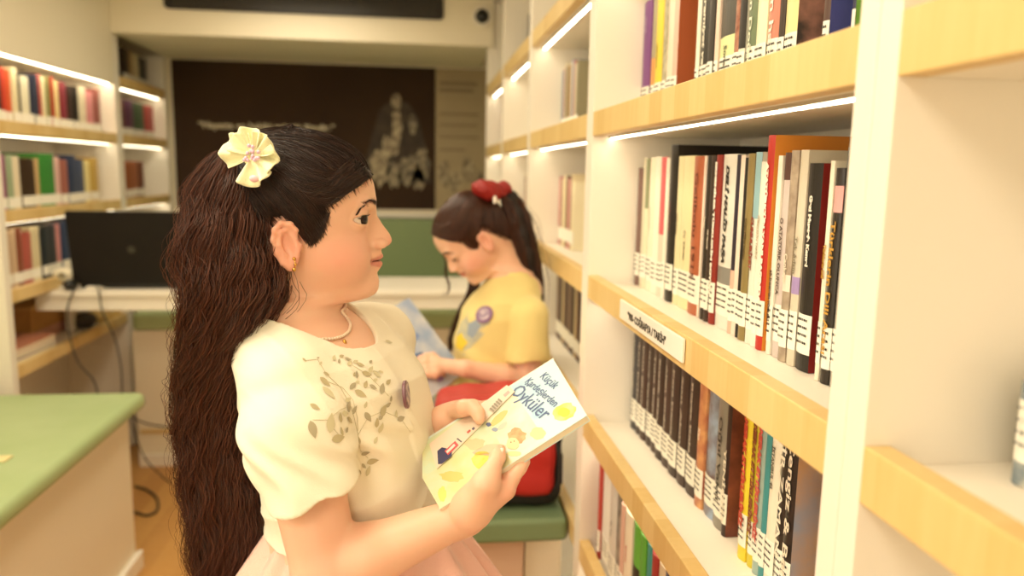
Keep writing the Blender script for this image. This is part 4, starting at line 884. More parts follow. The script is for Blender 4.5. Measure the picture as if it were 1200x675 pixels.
# combed hair on the skull: hairline read off the photograph in head coordinates
TIE = np.array([-.064, -.030, .092]); HSH = 0.0
def hairline(k, rg):
    """start points around the hairline"""
    hl = [(.094, 0, .068), (.091, .020, .066), (.083, .038, .060), (.072, .052, .052), (.060, .061, .043), (.050, .066, .035), (.045, .0695, .022), (.043, .070, .006), (.037, .071, -.008), (.029, .071, -.013), (.023, .0715, -.004), (.020, .0715, .010), (.008, .072, .026), (-.010, .072, .020), (-.024, .070, -.004), (-.034, .064, -.030), (-.044, .052, -.052), (-.056, .034, -.066), (-.062, .012, -.070), (-.062, 0, -.070)]
    H = np.array(hl, float); H[:, 2] += HSH*np.clip((H[:, 0]-.045)/.045, 0, 1); u = rg.uniform(0, len(H)-1, k); i = u.astype(int); i = np.minimum(i, len(H)-2); f = (u-i)[:, None]; P = H[i]*(1-f)+H[i+1]*f; P[:, 1] *= rg.choice([-1, 1], k); return P
rg = np.random.default_rng(5)
st = hairline(3400, rg)+rg.normal(0, .0036, (3400, 3))
inner = hairline(3400, rg); tt_ = rg.uniform(0, .8, (3400, 1)); inner = inner*(1-tt_)+TIE*tt_; cc = np.array([0, 0, .02]); vv = inner-cc; inner = cc+vv/np.linalg.norm(vv, axis=1, keepdims=True)*.085
hp = np.concatenate([hair_paths(None, project(head_fn, st, .0005), TIE, 22, .003, .007, HM, 1.0, .0022), hair_paths(None, project(head_fn, inner, .004), TIE, 22, .005, .0085, HM, 1.0, .0025)])
def swept(k, H, M, sc, tie, rg):
    hl = np.array([(.094, 0, .068), (.091, .020, .066), (.083, .038, .060), (.072, .052, .052), (.060, .061, .043), (.050, .066, .035), (.044, .0695, .022), (.040, .070, .010), (.020, .0715, .020), (-.01, .072, .03)])
    hl[:, 2] += HSH*np.clip((hl[:, 0]-.045)/.045, 0, 1)
    n = 30; u0 = rg.uniform(0, 2.5, k)[:, None]; u1 = rg.uniform(5.0, 8.6, k)[:, None]; t = np.linspace(0, 1, n)[None]; u = u0+(u1-u0)*np.minimum(1, t*1.25)**.9; dep = rg.uniform(0, .16, k)[:, None]
    i = np.minimum(u.astype(int), len(hl)-2); f = (u-i)[..., None]; P = hl[i]*(1-f)+hl[i+1]*f; P[..., 1] *= rg.choice([-1, 1], k)[:, None]
    s = (dep+(1-dep)*np.clip((t-.35)/.65, 0, 1)**1.5)[..., None]; T = np.array(tie); C = np.array([-.012, 0, .012]); a = P-C; b = T-C; la = np.linalg.norm(a, axis=2, keepdims=True); lb = max(np.linalg.norm(b), .085); a = a/la; b = b/np.linalg.norm(b)
    om = np.arccos(np.clip((a*b).sum(2, keepdims=True), -.999, .999)); D = (np.sin((1-s)*om)*a+np.sin(s*om)*b)/np.sin(om); Q_ = (C+D*(la*(1-s)+lb*s)).reshape(-1, 3)
    off = np.repeat(rg.uniform(.0045, .0085, k), n)*np.minimum(1, np.broadcast_to(t, (k, n)).reshape(-1)*6+.05); Q_ = project(head_fn, Q_, off, 5).reshape(k, n, 3)
    w8 = np.clip((t[..., None]-.86)/.14, 0, 1); Q_ = Q_*(1-w8)+T*w8; Q_ = Q_+rg.normal(0, .0006, (k, 1, 3))*np.minimum(1, t*5)[..., None]
    return (Q_*sc)@np.array(M.to_3x3()).T+np.array(M.translation)
rgs = np.random.default_rng(77); sw = swept(1500, None, HM, 1.0, TIE, rgs); gpar(hair_obj('front_hair', sw, .00042, HAIR, None))
hair = gpar(hair_obj('hair', hp, .00042, HAIR, None))
# solid under-layer that follows the skull behind the hairline
capf = Field()
def cap_fn(P):
    q = loc1(P); d = head_fn(q); G_ = grad(head_fn, q); d = d/np.clip(np.linalg.norm(G_, axis=1), .3, 3)-.0022; x, y, z = q.T; ay = np.abs(y)
    lim = np.interp(z-HSH*np.clip((x-.045)/.045, 0, 1), [-.08, -.05, -.02, -.014, -.008, .006, .022, .033, .041, .050, .058, .066, .072], [-.048, -.038, -.026, .026, .034, .040, .042, .047, .055, .067, .077, .092, .12])
    hole = np.maximum(np.maximum(x-.019, -.030-x*0-x), np.maximum(z-.022-.25*x, -.05-z))   # bare skin around the ear
    d2 = np.maximum(np.maximum(x-lim+.0085, -.075-z), -hole); ein = -(head_fn(q)+.003)
    return np.maximum(np.maximum(d, d2*.8), ein)
capf.fn(cap_fn, np.array(HM.translation), .2)
V, Q = capf.mesh((-.29, .86, 1.18), (-.02, 1.08, 1.41), .0022, 22); V = relax(V, Q, 3, .5)
gpar(link('hair_underlayer', np_mesh('hair_underlayer', V, Q), mat('hair_dark_base', '1a0e09', .6)))
COL.objects[-1].parent = hair; COL.objects[-1].matrix_parent_inverse = Matrix.Identity(4)
# little loose wisps at the temple and in front of the ear
wi = []
for _ in range(130):
    u = rg.uniform(0, 1); a = np.array([.047-.012*u+rg.normal(0, .002), -.068-.003*u, .026-.012*u]); L = rg.uniform(.018, .042)
    n_ = 10; t = np.linspace(0, 1, n_); c1 = rg.normal(0, .3); L = min(L, .034); pth = np.stack([a[0]-.004*t-.004*np.sin(t*2.6+c1)*t-.010*t**2*rg.uniform(.2, 1), a[1]-.004*t, a[2]-L*t], 1); pth = project(head_fn, pth, .0016+.0012*rg.random()); pth = pth[:, :]; wi.append([w1(p) for p in pth])
for _ in range(130):
    a0 = hairline(1, rg)[0]; a0[1] = -abs(a0[1])
    while a0[2] < .03: a0 = hairline(1, rg)[0]; a0[1] = -abs(a0[1])
    a0 = project(head_fn, a0[None], .004)[0]; dr = rg.normal(0, 1, 3); dr[0] -= .4; L = rg.uniform(.010, .032); t = np.linspace(0, 1, 10)
    v = (TIE-a0); v /= np.linalg.norm(v); nn = a0-cc; nn /= np.linalg.norm(nn); pth = a0+v*(t[:, None]*L*1.6)+nn*(np.sin(t*pi*.7)*L*.30)[:, None]+dr*(.08*L*t**2)[:, None]; wi.append([w1(p) for p in pth])
o = hair_obj('loose_wisps', np.array(wi), .00028, HAIR, None); gpar(o)

# the ponytail
px = [(296, 182), (276, 178), (266, 206), (266, 248), (270, 300), (272, 345), (262, 400), (252, 450), (252, 505), (260, 560), (270, 612), (268, 664), (262, 698)]
py = [.940, .936, .935, .925, .915, .912, .925, .945, .955, .955, .950, .945, .945]
cen = [at(x, y, Y=Y) for (x, y), Y in zip(px, py)]
wx = [.010, .018, .032, .044, .058, .055, .048, .046, .046, .050, .056, .050, .034]; wy = [.012, .026, .036, .044, .048, .046, .042, .040, .038, .036, .034, .030, .022]
tp = tail_paths(cen, wy, wx, 8500, 70, 240, .0066, .076, 11, ends=.38, frizz=.0006)
tail = gpar(hair_obj('ponytail', tp, .00032, HAIRL, None))
core = Field(); 
cw_ = [0, .35, .5, .55, .55, .55, .52, .5, .48, .42, .34, .22, .1]
for i in range(1, len(cen)-3): core.cap(cen[i], cen[i+1], wx[i]*cw_[i], wx[i+1]*cw_[i+1], .02)
core.fn(lambda P: .0035*np.sin(P[:, 0]*260+np.sin(P[:, 2]*120)*2)+.003*np.sin(P[:, 1]*230+P[:, 2]*70), cen[5], .6, 0, 'd')
V, Q = core.mesh((-.36, .82, .78), (-.12, 1.03, 1.42), .004, 16); V[:, 1] = .93+(V[:, 1]-.93)*.8
gpar(link('ponytail_core', np_mesh('ponytail_core', V, Q), mat('hair_core', '1a0d08', .7))); COL.objects[-1].parent = tail; COL.objects[-1].matrix_parent_inverse = Matrix.Identity(4)
# flyaway frizz around the tail
fz = tail_paths(cen, [a*1.25 for a in wy], [a*1.28 for a in wx], 520, 110, 400, .007, .07, 21, ends=.5, frizz=.0016)
fz = fz[~((fz[..., 0] > -.195) & (fz[..., 2] > 1.16)).any(1)]
gpar(hair_obj('flyaway_hair', fz, .00024, HAIRL, None))

# hair flower: ruffled pale yellow fabric with little lilac beads
FC = np.array(at(298, 183, Y=.885)); fl = empty('hair_flower', tuple(FC)); gpar(fl)
to_cam = Vector(EYE-FC).normalized(); FQ = (Vector((-.25, -1, .18))).normalized().to_track_quat('Z', 'Y').to_matrix().to_4x4()
YEL = mat('flower_fabric', 'f5f2c6', .75, sheen=.4, bump=(700, .5))
pet = [(100, .032, 1.0), (38, .030, .9), (-18, .033, .9), (-78, .038, .85), (170, .036, .95), (135, .028, .8)]
for j, (ang, L, wv) in enumerate(pet):
    b = MB(); nu, nv = 14, 18; vs = []
    for i in range(nu+1):
        for k_ in range(nv+1):
            u = i/nu; v = -1+2*k_/nv; r = .90*L*(.10+.95*u*(1-.16*v*v)); th_ = radians(ang)+v*radians(47)*(1-.12*u); z = .004+.010*u*u+.0062*u*np.sin(v*5.5+j*1.7)+.002*np.sin(v*11+j)*u-.004*u**4
            vs.append((r*cos(th_), r*sin(th_), z+.002*(j % 2)))
    fs = [(a*(nv+1)+c_, (a+1)*(nv+1)+c_, (a+1)*(nv+1)+c_+1, a*(nv+1)+c_+1) for a in range(nu) for c_ in range(nv)]
    b.add([tuple(FQ @ Vector(v)) for v in vs], fs); o = b.build('petal', YEL, fl, smooth=True); s_ = o.modifiers.new('thick', 'SOLIDIFY'); s_.thickness = .0009
b = MB(); rg2 = random.Random(4)
for i in range(17):
    a = rg2.uniform(0, 6.28); r = .011*sqrt(rg2.random()); b.ball(FQ @ Vector((r*cos(a)+.002, r*sin(a), .011+rg2.uniform(0, .003))), .0022, nu=8, nv=6)
b.build('beads', mat('lilac_beads', 'dcb8cc', .25), fl, smooth=True)
b = MB(); b.ball(FQ @ Vector((.008, -.027, .014)), (.0055, .004, .004)); b.build('small_bead', mat('pink_bead', 'ecc0c8', .3), fl, smooth=True)
MB().prism([(.012*cos(i*.52), .012*sin(i*.52)) for i in range(12)], -.004, .004, 0, FQ).build('clip_base', mat('clip', 'e8dfa0', .5), fl)

# ---------------------------------------------------------------- her shirt
sh = Field()
CU_R = np.array(at(371, 573, Y=.822)); CU_R = S_R+(CU_R-S_R)*1.0; CU_L = S_L*.45+E_L*.55
skin = Field(); skin.fn(torso_fn(0), (-.1, .965, 1.0), .27, 0); skin.cap(S_R, S_R*.62+E_R*.38, .043, .0415, .02); skin.cap(S_L, S_L*.4+E_L*.6, .042, .037, .02)
sh.fn(torso_fn(.0055), (-.1, .965, 1.0), .28, .0); sh.fn(lambda P: skin.ev(P)-.0045, (-.1, .965, 1.0), .30, .004)
slv = Field(); MID = S_R*.5+CU_R*.5+np.array([-.004, -.002, .004]); axR = (CU_R-S_R)/np.linalg.norm(CU_R-S_R)
slv.cap(S_R+np.array([.004, .012, -.004]), MID, .051, .0555, .03); slv.cap(MID, CU_R+axR*.06, .0555, .0515, .02)
ncut = np.array([.36, -.05, -.93]); slv.fn(lambda P: -((P-CU_R)@ncut), CU_R, .5, 0, 's'); slv.cap(CU_R-axR*.05, CU_R+axR*.08, .046, .0495, .003, 's')
sh.fn(lambda P: slv.ev(P), (S_R+CU_R)/2, .14, .005)
slw = Field(); slw.cap(S_L, CU_L, .054, .052, .03); sh.fn(lambda P: slw.ev(P), (S_L+CU_L)/2, .13, .02)
def folds(P):
    x, y, z = P.T; u = (P[:, :2]-np.array([-.1, .965]))@r_dir[:2]
    a = .0036*np.sin(z*85+u*42+1.8*np.sin(u*28)+x*30)*np.clip((1.03-z)/.06, 0, 1)
    b_ = .0032*np.sin((x*.8+z*.6)*150+2*np.sin(z*60))*np.exp(-((z-1.03)/.04)**2)*(y < .90)
    c_ = .0012*np.sin(z*60+x*90+y*40); e_ = .0040*(np.abs(np.sin(z*62+u*14-x*16+.8*np.sin(u*26)))**.6-1)*np.clip((1.0-z)/.05, 0, 1)+.0022*(np.abs(np.sin(x*46+z*22+y*30))**.6-1)*np.clip((z-1.0)/.04, 0, 1); return (a*.5+b_+c_)-.0020+e_
sh.fn(folds, (-.1, .965, 1.0), .4, 0, 'd')
# neckline and hem
sh.fn(lambda P: P[:, 2]-.900-.0012*np.sin(P[:, 0]*60), (-.09, .965, .86), .17, 0, 's')
NC = np.array([-.132, .958])
def neck_cut(P):
    q = P[:, :2]-NC; u = q@f_dir[:2]; v = q@r_dir[:2]; r = np.sqrt((u/np.where(u > 0, .082, .058))**2+(v/np.where(v > 0, .072, .062))**2); return np.maximum((r-1)*.066, 1.08-P[:, 2])
sh.fn(neck_cut, (-.128, .968, 1.16), .12, .004, 's')
V, Q = sh.mesh((-.26, .74, .84), (.08, 1.20, 1.22), .0021, 22, slack=1.6); V = relax(V, Q, 3, .5)
from mathutils.bvhtree import BVHTree
SHIRT = mat('shirt_white', 'f4ecd6', .75, sheen=.15, bump=(900, .25))
shirt = gpar(link('shirt', np_mesh('shirt', V, Q), SHIRT))
def bvh(V, Q): return BVHTree.FromPolygons([tuple(v) for v in V], [tuple(int(i) for i in q) for q in Q])
BT = bvh(V, Q)
def cast(bt, x, y):
    d = Vector(cf*F+cr*(x-600)+cu*(337.5-y)).normalized(); h = bt.ray_cast(Vector(EYE), d); return h
def frame_of(n, ang):
    n = Vector(n).normalized(); u = Vector((0, 0, 1)).cross(n); u = u.normalized() if u.length > .05 else Vector((1, 0, 0)); v = n.cross(u); c, s_ = cos(ang), sin(ang); return u*c+v*s_, v*c-u*s_, n
def stick(bt, b, pts, c, fr, off=.0008, mi=0, rings=3):
    """a filled outline laid on the cloth: concentric rings so that it follows the curvature"""
    u, v, n = fr; vs = []; N = len(pts)
    for r in range(rings, 0, -1):
        for (x, y) in pts:
            p = Vector(c)+u*(x*r/rings)+v*(y*r/rings); h = bt.find_nearest(p); q = h[0]+h[1]*off if h[0] is not None else p; vs.append(tuple(q))
    h = bt.find_nearest(Vector(c)); vs.append(tuple(h[0]+h[1]*off)); fs = []
    for r in range(rings-1):
        for i in range(N): fs.append((r*N+i, r*N+(i+1) % N, (r+1)*N+(i+1) % N, (r+1)*N+i))
    for i in range(N): fs.append(((rings-1)*N+i, (rings-1)*N+(i+1) % N, rings*N))
    b.add(vs, fs, mi)
leaf = lambda L, W: [(L*(t-.5), W*.5*sin(pi*t**.8)) for t in np.linspace(0, 1, 9)]+[(L*(t-.5), -W*.5*sin(pi*t**.8)) for t in np.linspace(1, 0, 9)[1:-1]]
LV = [(258, 243, 18, -60), (312, 235, 14, 0), (322, 256, 20, 30), (300, 428, 40, -45), (292, 518, 64, -82), (362, 492, 74, 62), (392, 553, 64, -6), (432, 428, 50, 40), (355, 372, 62, -72), (438, 482, 44, -45), (395, 248, 22, 50), (437, 257, 34, 20), (505, 298, 44, -25), (565, 356, 48, 50), (538, 322, 26, 10), (480, 376, 50, -38), (510, 468, 44, -60), (562, 510, 42, 65), (570, 442, 58, 35), (640, 475, 44, 0), (592, 172, 36, -30), (528, 642, 48, 8), (492, 662, 26, -50), (468, 330, 22, 0), (345, 298, 26, -40), (425, 520, 30, 20), (500, 420, 26, 60), (455, 300, 20, 40), (600, 395, 24, 70), (540, 560, 30, 40), (475, 560, 30, 80), (520, 250, 22, 20), (560, 290, 24, -20), (480, 262, 34, -30), (465, 300, 30, 60), (520, 280, 34, 30), (500, 340, 36, 40), (530, 350, 34, -40), (545, 300, 40, -50), (590, 330, 34, 20), (450, 345, 40, 30), (420, 455, 44, -20), (400, 470, 40, 60), (455, 440, 36, 50), (430, 400, 34, 10), (405, 525, 34, 80), (590, 420, 30, 20), (620, 455, 30, 60), (545, 490, 36, 85), (560, 470, 30, 10), (375, 235, 30, 40), (405, 228, 26, 0), (430, 240, 30, -30), (460, 250, 28, 10), (340, 330, 50, -60), (500, 610, 36, 20), (510, 680, 40, 60), (480, 690, 34, -70)]
b = MB()
for i, (zx, zy, L, an_) in enumerate(LV):
    h = cast(BT, 280+zx/3.375, 350+zy/3.375)
    if h[0] is None: continue
    sc_ = h[3]/900/3.375; c_ = h[0]; stick(BT, b, leaf(L*sc_*1.1, L*sc_*.50), c_, frame_of(h[1], radians(an_)), .0009, i % 3)
b.build('leaf_print', [mat('leaf_olive', 'bdb08a', .4), mat('leaf_grey', 'b0a68a', .35), mat('leaf_sage', 'd0c7a4', .4)], shirt, smooth=True)
b = MB()
for pts in ([(258, 245), (310, 240), (345, 298), (400, 350), (440, 420), (455, 470), (470, 540), (480, 600), (520, 640)], [(355, 330), (410, 352), (450, 400), (468, 470), (470, 540)], [(292, 480), (350, 480), (400, 440), (430, 428)], [(392, 535), (360, 500)], [(470, 540), (510, 470), (570, 445), (640, 475), (690, 545)], [(437, 257), (505, 298), (565, 356), (600, 395)]):
    P = []
    for i in range(len(pts)-1):
        for t in np.linspace(0, 1, 5)[:-1]:
            h = cast(BT, 280+(pts[i][0]*(1-t)+pts[i+1][0]*t)/3.375, 350+(pts[i][1]*(1-t)+pts[i+1][1]*t)/3.375)
            if h[0] is not None and (not P or (Vector(P[-1])-h[0]).length < .02): P.append(tuple(h[0]+h[1]*.0003))
    if len(P) > 2: b.tube(P, .00028, 5)
b.build('stem_print', mat('leaf_stem', 'c8bd98', .5), shirt, smooth=True)
# hems: thin stitched bands would sit here on the cloth edge; the round badge
h = cast(BT, 472, 462)
bd = empty('badge'); FQ2 = (Vector((1, -.13, .12))).to_track_quat('Z', 'Y').to_matrix().to_4x4(); bd.location = h[0]+Vector((.004, -.001, 0)); gpar(bd)
MB().prism([(.017*cos(i*2*pi/32), .017*sin(i*2*pi/32)) for i in range(32)], -.002, .002, 0, FQ2).build('disc', mat('badge_mauve', '7d5560', .3), bd, .001)
MB().prism([(.013*cos(i*2*pi/32), .013*sin(i*2*pi/32)) for i in range(32)], .002, .0026, 0, FQ2).build('badge_face', mat('badge_pale', 'cdb9b4', .3, var=(120, .8, '5b4a6a')), bd)
# necklace of tiny pearls
bt_b = bvh(*(lambda m: (np.array([v.co for v in m.vertices]), [tuple(p.vertices) for p in m.polygons]))(ob.data))
NP_ = []
for (x, y) in ((322, 386), (334, 390), (347, 394), (360, 397), (374, 399), (388, 399), (400, 396), (408, 390), (410, 381), (404, 371), (398, 365)):
    h = cast(bt_b, x, y)
    if h[0] is not None: NP_.append(np.array(h[0]))
NP_ += [np.array(p) for p in ((-.118, 1.018, 1.166), (-.145, 1.024, 1.178), (-.175, 1.010, 1.19), (-.200, .975, 1.195), (-.200, .940, 1.19), (-.186, .918, 1.178))]
P = np.array(NP_+[NP_[0]]); t = np.concatenate([[0], np.cumsum(np.linalg.norm(np.diff(P, axis=0), axis=1))]); s_ = np.arange(0, t[-1], .0042)
P = np.stack([np.interp(s_, t, P[:, a]) for a in range(3)], 1); P = np.stack([(np.roll(P[:, a], 1)+P[:, a]+np.roll(P[:, a], -1))/3 for a in range(3)], 1)
P = project(lambda q: body.ev(q), P, .0022); b = MB()
for p in P: b.ball(p, .00215, nu=8, nv=6)
nk = gpar(b.build('necklace', mat('pearl', 'f0d8c0', .2), None, smooth=True)); k_ = int(np.argmin(np.linalg.norm(P-at(409, 392, Y=P[:, 1].mean()), axis=1)+np.abs(P[:, 1]-.93)))
pk = max(range(len(P)), key=lambda i: P[i] @ np.array([.85, -.45, -.3])); q_ = P[pk]
MB().ball(q_+np.array([.003, -.003, -.007]), (.0028, .0028, .0042)).build('pendant', mat('gold', 'd9a95a', .25, metal=1), nk, smooth=True)
# earring
h = cast(bt_b, 345, 303); e0 = np.array(h[0] if h[0] is not None else at(345, 303, Y=.897))+np.array([0, -.002, 0]); er = MB()
er.ball(e0, .0022); er.tube([e0+np.array([0, -.0015, -.001]), e0+np.array([.002, -.002, -.006]), e0+np.array([0, -.002, -.011])], .0007, 6); er.ball(e0+np.array([0, -.002, -.012]), .0024); er.ball(e0+np.array([.0015, -.002, -.0065]), .0018)
gpar(er.build('earring', mat('gold', 'd9a95a', .25, metal=1), None, smooth=True))
# skirt of pink tulle with tiny spangles
def skirt(name, r0, grow, z1, m, par, ph, n=220, nz=34):
    V = []; 
    for j in range(nz):
        t = j/(nz-1); z = .925+(z1-.925)*t; r = r0+grow*(1-(1-t)**1.3)
        for i in range(n):
            a = 2*pi*i/n; f = (.003+.014*t)*sin(a*17+ph+2*sin(a*3))+.006*t*sin(a*31+ph*2); rr = r+f
            V.append((-.078+rr*1.02*cos(a), .965+rr*cos(0)*sin(a)*1.08, z+.006*t*sin(a*9+ph)))
    Q = [(j*n+i, j*n+(i+1) % n, (j+1)*n+(i+1) % n, (j+1)*n+i) for j in range(nz-1) for i in range(n)]
    return gpar(link(name, np_mesh(name, np.array(V), np.array(Q)), m)), np.array(V), Q
TUL = mat('pink_tulle', 'f5c3b4', .8, sheen=.3, bump=(500, .4)); sk, SV, SQ = skirt('skirt', .094, .205, .55, TUL, girl, 0.0)
s_ = sk.modifiers.new('thick', 'SOLIDIFY'); s_.thickness = .0015
BS = bvh(SV, SQ); b = MB(); rg3 = random.Random(9)
for _ in range(420):
    a = rg3.uniform(0, 2*pi); z = rg3.uniform(.58, .9); p = Vector((-.088+.3*cos(a), .965+.3*sin(a), z)); h = BS.find_nearest(p)
    b.ball(h[0]+h[1]*.0002, .0013, nu=6, nv=4)
b.build('spangles', mat('spangle', '6a4a42', .3), sk)
# shoes
for s__, a_ in zip((1, -1), an):
    c_ = a_+f_dir*.045; b = MB(); Mx = Matrix((Vector(f_dir), Vector(-r_dir), Vector(zz_))).transposed().to_4x4()
    b.ball(c_*[1, 1, 0]+np.array([0, 0, .036]), (.105, .040, .034), 0, 20, 12, Mx); o = gpar(b.build('shoe', mat('shoe_pink', 'e8b0b4', .5), None, smooth=True))
    MB().ball(c_*[1, 1, 0]+np.array([0, 0, .010]), (.110, .043, .010), 0, 20, 8, Mx).build('sole', mat('sole', 'f2ece0', .6), o)

# ---------------------------------------------------------------- the held book and booklet
bl_, bh_ = np.linalg.norm(B3-C3), np.linalg.norm(A3-B3)
MBK = Matrix((Vector(-bu), Vector(bv), Vector(-bn))).transposed().to_4x4()
# cover frame: origin at C3, s along the long edge towards the top, t across
def cov(s, t, o=0.0): return C3+bu*s*bl_+bv*t*bh_+bn*o
hb = empty('picture_book', tuple(cov(.5, .5)))
def hp_(o): o.parent = hb; o.matrix_parent_inverse = Matrix.Translation(-hb.location); return o
T_ = .008
hp_(MB().hexa([cov(0, 0), cov(1, 0), cov(1, 1), cov(0, 1)], -bn*.0006).build('front_cover', mat('cover_art', 'd9e2d6', .4), None))
hp_(MB().hexa([cov(0, 0, -T_), cov(1, 0, -T_), cov(1, 1, -T_), cov(0, 1, -T_)], -bn*.0006).build('back_cover', mat('cover_back', 'd9e4e2', .4), None))
hp_(MB().hexa([cov(.006, .008, -.0007), cov(.994, .008, -.0007), cov(.994, .995, -.0007), cov(.006, .995, -.0007)], -bn*(T_-.0008)).build('page_block', PAPER, None))
hp_(MB().hexa([cov(0, 1.0, 0), cov(1, 1.0, 0), cov(1, 1.004, 0), cov(0, 1.004, 0)], -bn*(T_+.0006)).build('spine', mat('cover_art', 'd3e0dc', .4), None))
# the illustration: flat colour patches read from the photograph, lying on the cover
def px_on(x, y, o=.0003): return on_book(x, y, o)
def patch(pts, m, name='illustration', o=.0003, th=.0002):
    q = [px_on(*p, o) for p in pts]; n = len(q); b = MB(); b.add(q+[p-bn*th for p in q], [tuple(range(n)), tuple(range(n, 2*n))[::-1]]+[(i, n+i, n+(i+1) % n, (i+1) % n) for i in range(n)]); return hp_(b.build(name, m, None))
Zc = lambda zx, zy: (500+zx/3.375, 410+zy/3.375)
pm_ = lambda n, c, v=None: mat('art_'+n, c, .45, var=v)
patch([(648, 421), (687.3, 487), (640, 516.8), (598, 453)], pm_('sky', 'a4c8e0', (35, .5, 'c6dce4')), o=.0002)
patch([(598, 453), (640, 516.8), (600, 542), (560, 478)], pm_('haze', 'cfdcd4', (30, .6, 'e4dcb4')), o=.0002)
patch([(560, 478), (600, 542), (515.6, 596.2), (495, 560), (495, 519)], pm_('meadow', 'e0d79c', (30, .6, 'cddcc0')), o=.0002)
def blobp(zx, zy, rx, ry, c, nm_, o=.00035, j=.12, n=18, ang=0, v=None):
    P = []
    for i in range(n):
        a = 2*pi*i/n; x = rx*cos(a)*(1+random.uniform(-j, j)); y = ry*sin(a)*(1+random.uniform(-j, j)); P.append(Zc(zx+x*cos(ang)-y*sin(ang), zy+x*sin(ang)+y*cos(ang)))
    patch(P[::-1], pm_(nm_, c, v), o=o)
blobp(545, 245, 46, 34, 'f6e04e', 'sun', ang=-.4, v=(60, .7, 'f3e88a')); blobp(542, 246, 24, 18, 'f2cf2c', 'sun_core', o=.0005)
blobp(440, 330, 30, 26, 'ecdf94', 'cloud'); blobp(300, 300, 22, 10, 'b9c4b0', 'bush', ang=-.7); blobp(270, 315, 12, 8, '8f9cae', 'blue_spot', o=.0005)
blobp(245, 295, 10, 8, '5d6c96', 'blue_detail', o=.0005); blobp(285, 270, 46, 14, 'e8c074', 'kite', ang=-.75); blobp(190, 372, 40, 22, 'dfc69a', 'dog', ang=-.1, j=.2)
blobp(222, 440, 42, 38, 'efc93a', 'dress', ang=.2, v=(70, .8, 'f2da72')); blobp(250, 395, 60, 20, 'e9bfa0', 'arms', ang=-.15, j=.2)
blobp(355, 340, 36, 30, 'd98f5c', 'curly_hair', o=.0005, j=.22, v=(120, .8, 'e3a878')); blobp(340, 372, 26, 24, 'f0cf9c', 'face', o=.0006); blobp(345, 410, 28, 10, 'eedb9c', 'collar', o=.0005)
blobp(100, 500, 46, 22, 'dfc878', 'flowers', j=.25, v=(80, .7, 'e2c97c')); blobp(62, 570, 16, 30, 'e6dc7a', 'corner_flowers', j=.2)
for (zx, zy) in ((333, 365), (346, 361)): blobp(zx, zy, 2.4, 2.4, '6a4a3a', 'eyes', o=.0008, n=8)
INKB = mat('title_blue', '51648e', .5)
def btext(body, zx, zy, size, ang_deg=37, wd=None):
    a = radians(ang_deg); p = px_on(*Zc(zx, zy), .0006); p2 = px_on(*Zc(zx+20*cos(a), zy+20*sin(a)), .0006); xd = p2-p; xd /= np.linalg.norm(xd); yd = np.cross(bn, xd)
    hp_(text('cover_title', body, size, tuple(p), tuple(xd), tuple(yd), INKB, None, bold=.0002, width=wd))
btext('Küçük', 484, 124, .0155, 40); btext('Kardeşlerden', 452, 168, .0145, 40); btext('Öyküler', 411, 205, .0265, 40)
tag(hb, 'pale blue and yellow picture book with blue title in the standing girl\'s hands', 'book')
# thin booklet lying on the far half of the cover
b1 = on_book(594, 451, .0022); b2 = on_book(603, 458.5, .0022); b3 = on_book(512, 549, .0022); b4 = on_book(503, 520, .0022)
e1_ = b2-b3; e1_ /= np.linalg.norm(e1_); 
bk = MB().hexa([b3, b2, b1, b4], -bn*.0014).build('booklet', mat('booklet_paper', 'ead6c2', .5), None)
def patch2(pts, c, name, o=.0025):
    q = [px_on(*Zc(*p), o) for p in pts]; n = len(q); b = MB(); b.add(q+[p-bn*.0002 for p in q], [tuple(range(n)), tuple(range(n, 2*n))[::-1]]+[(i, n+i, n+(i+1) % n, (i+1) % n) for i in range(n)]); b.build(name, pm_(name, c), bk)
patch2([(42, 400), (60, 385), (100, 395), (98, 420), (60, 450), (45, 452)], '383a62', 'dark_picture'); patch2([(70, 400), (112, 360), (126, 376), (84, 416)], 'd0555a', 'red_picture', .0028)
patch2([(76, 402), (108, 371), (114, 378), (82, 409)], 'f0dcd4', 'white_lettering', .0030)
patch2([(246, 238), (282, 198), (300, 210), (264, 250)], 'b7ab98', 'printed_block')
for i in range(5): patch2([(248+8*i, 232-9*i), (253+8*i, 227-9*i), (268+8*i, 240-9*i), (263+8*i, 245-9*i)], '8c806c', 'printed_bar', .0028)
patch2([(158, 325), (170, 314), (175, 320), (163, 331)], 'c8625a', 'small_red_mark'); patch2([(178, 312), (186, 304), (191, 310), (183, 318)], '5a5a70', 'small_mark'); patch2([(118, 352), (122, 348), (140, 362), (136, 366)], '55505c', 'bar_mark')
patch2([(302, 178), (322, 160), (330, 168), (310, 186)], 'd8a8a0', 'faint_print')
tag(bk, 'narrow pinkish booklet with a dark picture lying on top of the held picture book', 'booklet')

